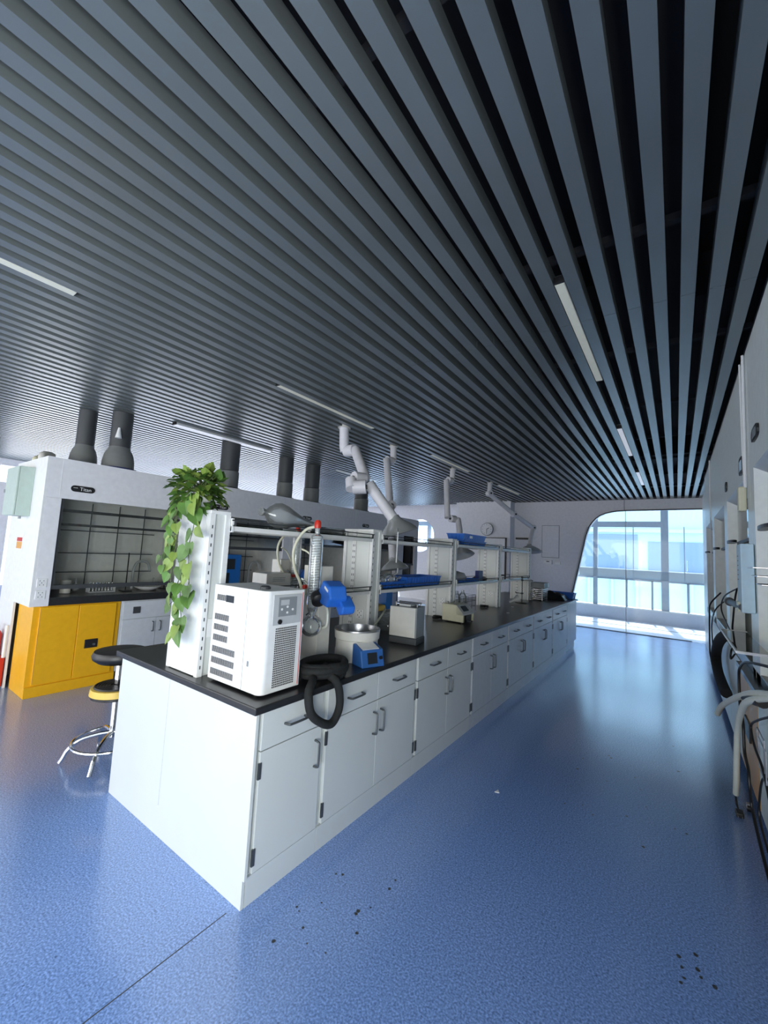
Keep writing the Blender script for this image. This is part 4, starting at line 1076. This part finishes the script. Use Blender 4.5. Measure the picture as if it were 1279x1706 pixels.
clight(-1.472, 6.9, 1.38, 'fixture', 'ceiling light strip beyond the last extraction arm')
clight(-3.62, 1.28, 1.50, 'fixture_w', 'bright white ceiling light strip above the left hoods, hanging slightly low', drop=.03, wd=.085)
clight(-3.958, -1.9, 1.38, 'fixture', 'faint ceiling light strip at the far left over the hoods')
clight(-3.71, 4.4, 1.30, 'fixture', 'faint ceiling light strip behind the first extraction arm')

# ================================================================== RIGHT WALL OF HOODS
RX = 1.93
def right_hood(y0, label, detail=True):
    t = thing('wall_fume_hood', label, 'fume hood', (RX, y0, 0), 0, 'built-in fume hoods along the right wall')
    w_ = 1.65; a, b = .13, w_-.16; D = .9
    B(0, .002, 2.205, .03, w_-.002, H-.001).build('fascia', 'wall_w', t)
    B(0, .002, .86, .05, a, 2.205).build('stile', 'wall_w', t); B(0, b, .86, .05, w_-.002, 2.205).build('stile', 'wall_w', t)
    q = MB(); q.prism([(0, 2.205), (.10, 2.135), (.10, 2.205)], 'y', a, b); q.build('header_bevel', 'ltgrey', t)
    q = MB(); q.prism([(0, b), (.10, b-.05), (.10, b)], 'z', .95, 2.2); q.build('jamb_bevel', 'wall_w', t)
    B(.051, a, .95, .10, a+.01, 2.135).build('jamb_seal', 'dkgrey', t)
    sh = MB(); sh.box(.06, a+.01, 1.79, .085, b-.05, 1.815); so = sh.build('sash', 'dkgrey', t)
    B(.07, a+.01, 1.815, .075, b-.05, 2.135).build('sash_glass', 'hoodglass', so)
    MB().prism([(a+.12+.17*math.cos(q_)+.35, .0+.0) for q_ in (0,)]+[(0, 0), (0, .01)], 'z', 0, .0) if False else None
    q = MB(); n_ = 20
    q.prism([(-.012+.030*math.sin(2*PI*i/n_)-.0, 1.02+.17*math.cos(2*PI*i/n_)) for i in range(n_)], 'z', 1.785, 1.805)
    q.build('sash_handle', 'black', t)
    B(D, .002, .95, D+.02, w_-.002, 2.6).build('liner', 'cream', t)
    q = MB(); q.box(.10, .02, .95, D, .035, 2.3); q.build('side_liner', 'wall_w', t)
    q = MB(); q.box(.10, w_-.035, .95, D, w_-.02, 2.3); q.build('side_liner', 'wall_w', t)
    B(.05, .02, 2.21, D, w_-.02, 2.23).build('inner_ceiling', 'wall_w', t)
    B(-.0, .003, .862, D, w_-.003, .949).build('work_surface', 'top', t, bevel=.006)
    q = MB(); q.box(.14, 1.10, .95, .16, 1.17, 1.79); q.build('baffle_strip', 'dkgrey', t)
    if detail:
        for y in (.4, .8, 1.2): MB().tube([(.6, y, .95), (.6, y, 1.9)], .007, 6).build('lattice_rod', 'steel', t)
    return t
rh = [(-1.02, 'white built-in hood panel at the extreme right beside the camera'), (.63, 'white built-in fume hood at the right edge of the photo, black oval sash pull'),
      (2.28, 'built-in fume hood above the orange-yellow cabinet on the right wall'), (3.93, 'built-in fume hood with the hanging black foam hose'), (5.58, 'last built-in fume hood before the glass partition')]
for y, lb in rh: right_hood(y, lb)
def right_base(y0, w_, label, m='wall_w', lock=False):
    t = thing('hood_base_cabinet', label, 'cabinet', (RX, y0, 0))
    B(.02, .001, .10, .6, w_-.001, .858).build('body', m, t); B(.07, .001, 0, .55, w_-.001, .099).build('plinth', 'kick', t)
    h = w_/2
    for i in range(2): B(0, i*h+.004, .11, .019, (i+1)*h-.004, .85).build('door', m, t, bevel=.002)
    if lock:
        q = MB(); q.prism([(.30, .40), (.56, .40), (.56, .52), (.30, .52)], 'x', -.012, 0); q.build('lock_plate', 'black', t, bevel=.003)
    return t
right_base(-1.02, 3.29, 'white base cabinet at the right edge with black cords looped in front')
right_base(2.285, .85, 'orange-yellow base cabinet with black lock plate on the right', 'orange', True)
right_base(3.14, .785, 'white base cabinet beyond the orange one on the right')
right_base(3.935, 1.64, 'white base cabinet behind the hanging black foam hose')
right_base(5.585, 1.64, 'white base cabinet nearest the glass partition on the right')
# oval plates and fittings on the fascia
def oval(y, z, ly, lz, label, m='black', extra=None):
    t = thing('name_plate', label, 'plate', (RX-.0005, y, z))
    n_ = 20; q = MB(); q.prism([(ly*math.copysign(abs(math.cos(2*PI*i/n_))**.6, math.cos(2*PI*i/n_)), lz*math.copysign(abs(math.sin(2*PI*i/n_))**.6, math.sin(2*PI*i/n_))) for i in range(n_)], 'x', -.010, 0)
    q.build('plate', m, t)
    if extra: B(-.012, -ly*.5, -lz*.55, -.0101, ly*.5, lz*.55).build('insert', extra, t)
oval(1.97, 2.385, .12, .042, 'black oval maker plate high on the nearest right hood', 'black', 'grey')
oval(2.63, 2.315, .11, .065, 'dark framed plate with pale insert beside the wall cables', 'black', 'blind')
oval(3.74, 2.335, .07, .045, 'small dark oval plate high on the right wall, third from camera', 'black')
MB_ = MB(); MB_.tube([(RX-.012, 2.34, 3.03), (RX-.012, 2.36, 2.5), (RX-.012, 2.385, 2.12)], .008, 6)
tag(MB_.build('wall_cable', 'white', smooth=True), 'thin white cable running down the right wall, nearer of two', 'cable')
tag(MB().tube([(RX-.012, 2.50, 3.03), (RX-.012, 2.47, 2.5), (RX-.012, 2.43, 2.12)], .006, 6).build('wall_cable', 'white', smooth=True), 'thin white cable running down the right wall, farther of two', 'cable')
q = MB(); q.box(RX-.05, 2.39, 1.96, RX-.005, 2.46, 2.13); tag(q.build('power_adaptor', 'cream', bevel=.012), 'cream power adaptor hanging at the end of the white wall cables', 'adaptor')
tag(MB().tube([(RX-.012, 5.80, 3.03), (RX-.012, 5.82, 1.9), (RX-.03, 5.6, 1.5)], .008, 6).build('wall_cable', 'white', smooth=True), 'white cable down the right wall near the glass partition', 'cable')
# blue translucent holder, clamp and tray
t = thing('plastic_holder', 'pale blue plastic holder on the right wall between two hoods', 'holder', (RX-.07, 2.16, 1.30))
B(0, 0, 0, .065, .20, .43).build('body', 'blind', t, bevel=.006)
q = MB()
for i in range(6): q.box(-.0015, .12, .20+.03*i, .0, .16, .206+.03*i)
islands(q, 'scale_mark', 'grey', t)
t = thing('wall_clamp', 'dark green clamp bar sticking out of the right wall at chest height', 'clamp', (RX, 2.2, 1.33))
MB().tube([(-.06, .0, 0), (-.06, .80, -.02)], .022, 12).build('bar', 'dkgrey', t, smooth=True); MB().tube([(-.06, .78, -.02), (-.06, .86, -.02)], .033, 12).build('knob', 'dkgrey', t, smooth=True); B(-.08, .05, -.03, .0, .14, .03).build('bracket', 'cream', t)
t = thing('drip_tray', 'white-edged glass tray jutting out below the clamp bar on the right', 'tray', (RX, 1.66, 1.13), 0)
B(-.14, 0, 0, -.01, .92, .008).build('glass', 'glassg', t)
q = MB(); q.tube([(-.145, -.01, .005), (-.145, .93, .005), (-.005, .93, .005)], .008, 6); q.tube([(-.145, -.01, .005), (-.005, -.01, .005)], .008, 6); q.build('edge', 'white', t)
t = thing('wire_basket', 'small wire basket on the right wall at the photo edge', 'basket', (RX, 1.35, 1.50))
q = MB()
for z, s_ in ((0, .7), (.04, .85), (.08, 1)): q.tube([(-.005, -.0, z), (-.10*s_, .03, z), (-.10*s_, .22, z), (-.005, .25, z)], .003, 5)
q.build('wire', 'steel', t)
t = thing('worktop_ledge', 'black ledge jutting from the right wall above the orange cabinet', 'ledge', (RX, 1.75, .87))
B(-.05, 0, 0, -.001, 1.05, .03).build('ledge', 'top', t)
# hoses and cords
def cord(name, pts, r, m, label, cat, seg=7):
    q = MB(); q.tube(smooth_path(pts, seg), r, 10); return tag(q.build(name, m, smooth=True), label, cat)
t = thing('hanging_hose', 'thick black foam-covered hose bowed out from the right wall hoods', 'hose', (0, 0, 0))
q = MB(); q.tube(smooth_path([(1.90, 3.15, 1.01), (1.87, 3.45, .99), (1.86, 4.05, .84), (1.86, 4.42, .66), (1.86, 4.27, .54), (1.87, 3.9, .48), (1.88, 3.65, .46)], 7), [.03, .038]+[.044]*41, 12); q.build('foam_sleeve', 'rubber', t, smooth=True)
cord('cable_loop', [(1.924, 3.02, 1.42), (1.87, 3.42, 1.33), (1.86, 3.64, 1.21), (1.87, 3.42, 1.12), (1.88, 3.04, 1.07), (1.87, 2.85, 1.15), (1.88, 2.78, 1.33), (1.90, 2.84, 1.42)], .006, 'black', 'long black cable loop hanging above the foam hose', 'cable')
cord('cable_loop', [(1.87, 2.72, 1.02), (1.84, 2.58, 1.01), (1.83, 2.55, .97), (1.84, 2.66, .93), (1.87, 2.76, .95)], .006, 'black', 'small black cable ring under the long loop', 'cable')
cord('black_cable', [(1.923, 4.6, 1.30), (1.84, 4.75, 1.16), (1.84, 4.96, 1.01), (1.84, 5.02, .83), (1.84, 5.03, .58), (1.84, 4.72, .50)], .008, 'black', 'black cord hanging furthest along the right wall', 'cord')
cord('black_cable', [(1.924, 4.1, 1.25), (1.84, 4.05, 1.15), (1.84, 4.6, .94), (1.84, 4.48, .68), (1.84, 4.60, .53)], .006, 'black', 'thinner black cord hanging beside the furthest one', 'cord')
cord('black_cable', [(1.925, 1.66, 1.08), (1.86, 2.01, 1.03), (1.86, 2.34, .94), (1.86, 2.43, .86), (1.86, 2.41, .68), (1.86, 2.28, .60), (1.86, 2.25, .45), (1.86, 2.10, .40), (1.86, 2.06, .32), (1.87, 2.08, .20), (1.88, 1.90, .10), (1.89, 1.6, .012)], .008, 'black', 'black power cord arching over the orange cabinet and down to the floor', 'cord')
t = thing('white_hose', 'two-ended white hose with black grip hanging by the orange cabinet', 'hose', (0, 0, 0))
q = MB(); q.tube(smooth_path([(1.90, 1.46, .99), (1.85, 1.81, .90), (1.80, 2.25, .74), (1.77, 2.52, .62), (1.76, 2.70, .52)], 6), .017, 12); q.build('short_end', 'whitehose', t, smooth=True)
q = MB(); q.tube(smooth_path([(1.90, 1.49, .97), (1.84, 1.80, .86), (1.83, 2.05, .73), (1.83, 2.25, .57), (1.83, 2.33, .41), (1.83, 2.40, .22), (1.83, 2.46, .10)], 6), .017, 12); q.build('long_end', 'whitehose', t, smooth=True)
q = MB(); q.tube([(1.85, 1.96, .845), (1.88, 1.66, .90)], .03, 12); q.build('grip', 'black', t, smooth=True)
t = thing('power_plug', 'black plug and cord end lying on the floor below the white hose', 'plug', (1.84, 2.40, 0))
q = MB(); q.tube(smooth_path([(-.01, .09, .10), (-.005, .10, .03), (.0, .06, .012), (.0, .03, .014)], 5), .006, 8); q.build('cord', 'black', t, smooth=True)
B(-.02, -.04, .0, .02, .03, .028).build('body', 'black', t, bevel=.006); q = MB(); q.box(-.012, -.06, .01, -.009, -.04, .018); q.box(.009, -.06, .01, .012, -.04, .018); islands(q, 'pin', 'steel', t)
t = thing('castor', 'small black castor on the floor at the foot of the orange cabinet', 'castor', (1.90, 2.50, 0))
MB().lathe([(.022, -.012), (.022, .012)], (0, 0, .022), 16, 'x').build('wheel', 'black', t, smooth=True); B(-.016, -.012, .022, .016, .012, .05).build('fork', 'steel', t)
cord('black_cable', [(1.90, 1.45, .90), (1.88, 1.84, .76), (1.87, 2.02, .67), (1.87, 1.89, .60), (1.88, 1.72, .55), (1.89, 1.60, .42)], .006, 'black', 'black cord looping in front of the nearest white cabinet', 'cord')
cord('black_cable', [(1.90, 1.55, .56), (1.89, 1.80, .48), (1.89, 1.95, .33), (1.89, 1.98, .20), (1.90, 1.80, .12)], .006, 'black', 'lower black cord curving down the nearest white cabinet', 'cord')
q = MB()
for (a_, b_) in ((1.66, .50), (1.70, .54)): q.tube([(1.885, a_, b_), (1.885, a_+.22, b_+.01), (1.885, a_+.22, b_+.16), (1.885, a_, b_+.16)], .004, 6, closed=True)
tag(q.build('wire_holder', 'steel'), 'small wire holder on the nearest white cabinet on the right', 'holder')

# ------------------------------------------------------------------ far side of the bench
rotovap((-1.18, 1.12, TZ), 'second rotary evaporator on the far side of the bench, its condenser seen through the rack', PI/2)
t = thing('instrument_box', 'tall white instrument box behind the chiller on the far side of the bench', 'instrument', (-1.14, .78, TZ))
B(0, 0, .01, .17, .24, .50).build('body', 'offwhite', t, bevel=.006)
q = MB()
for i in range(3): q.box(.1695, .06, .44+.012*i, .171, .18, .444+.012*i)
q.build('vent', 'grey', t)
q = MB()
for x in (.02, .13):
    for y in (.02, .20): q.box(x, y, 0, x+.02, y+.02, .01)
islands(q, 'foot', 'black', t)
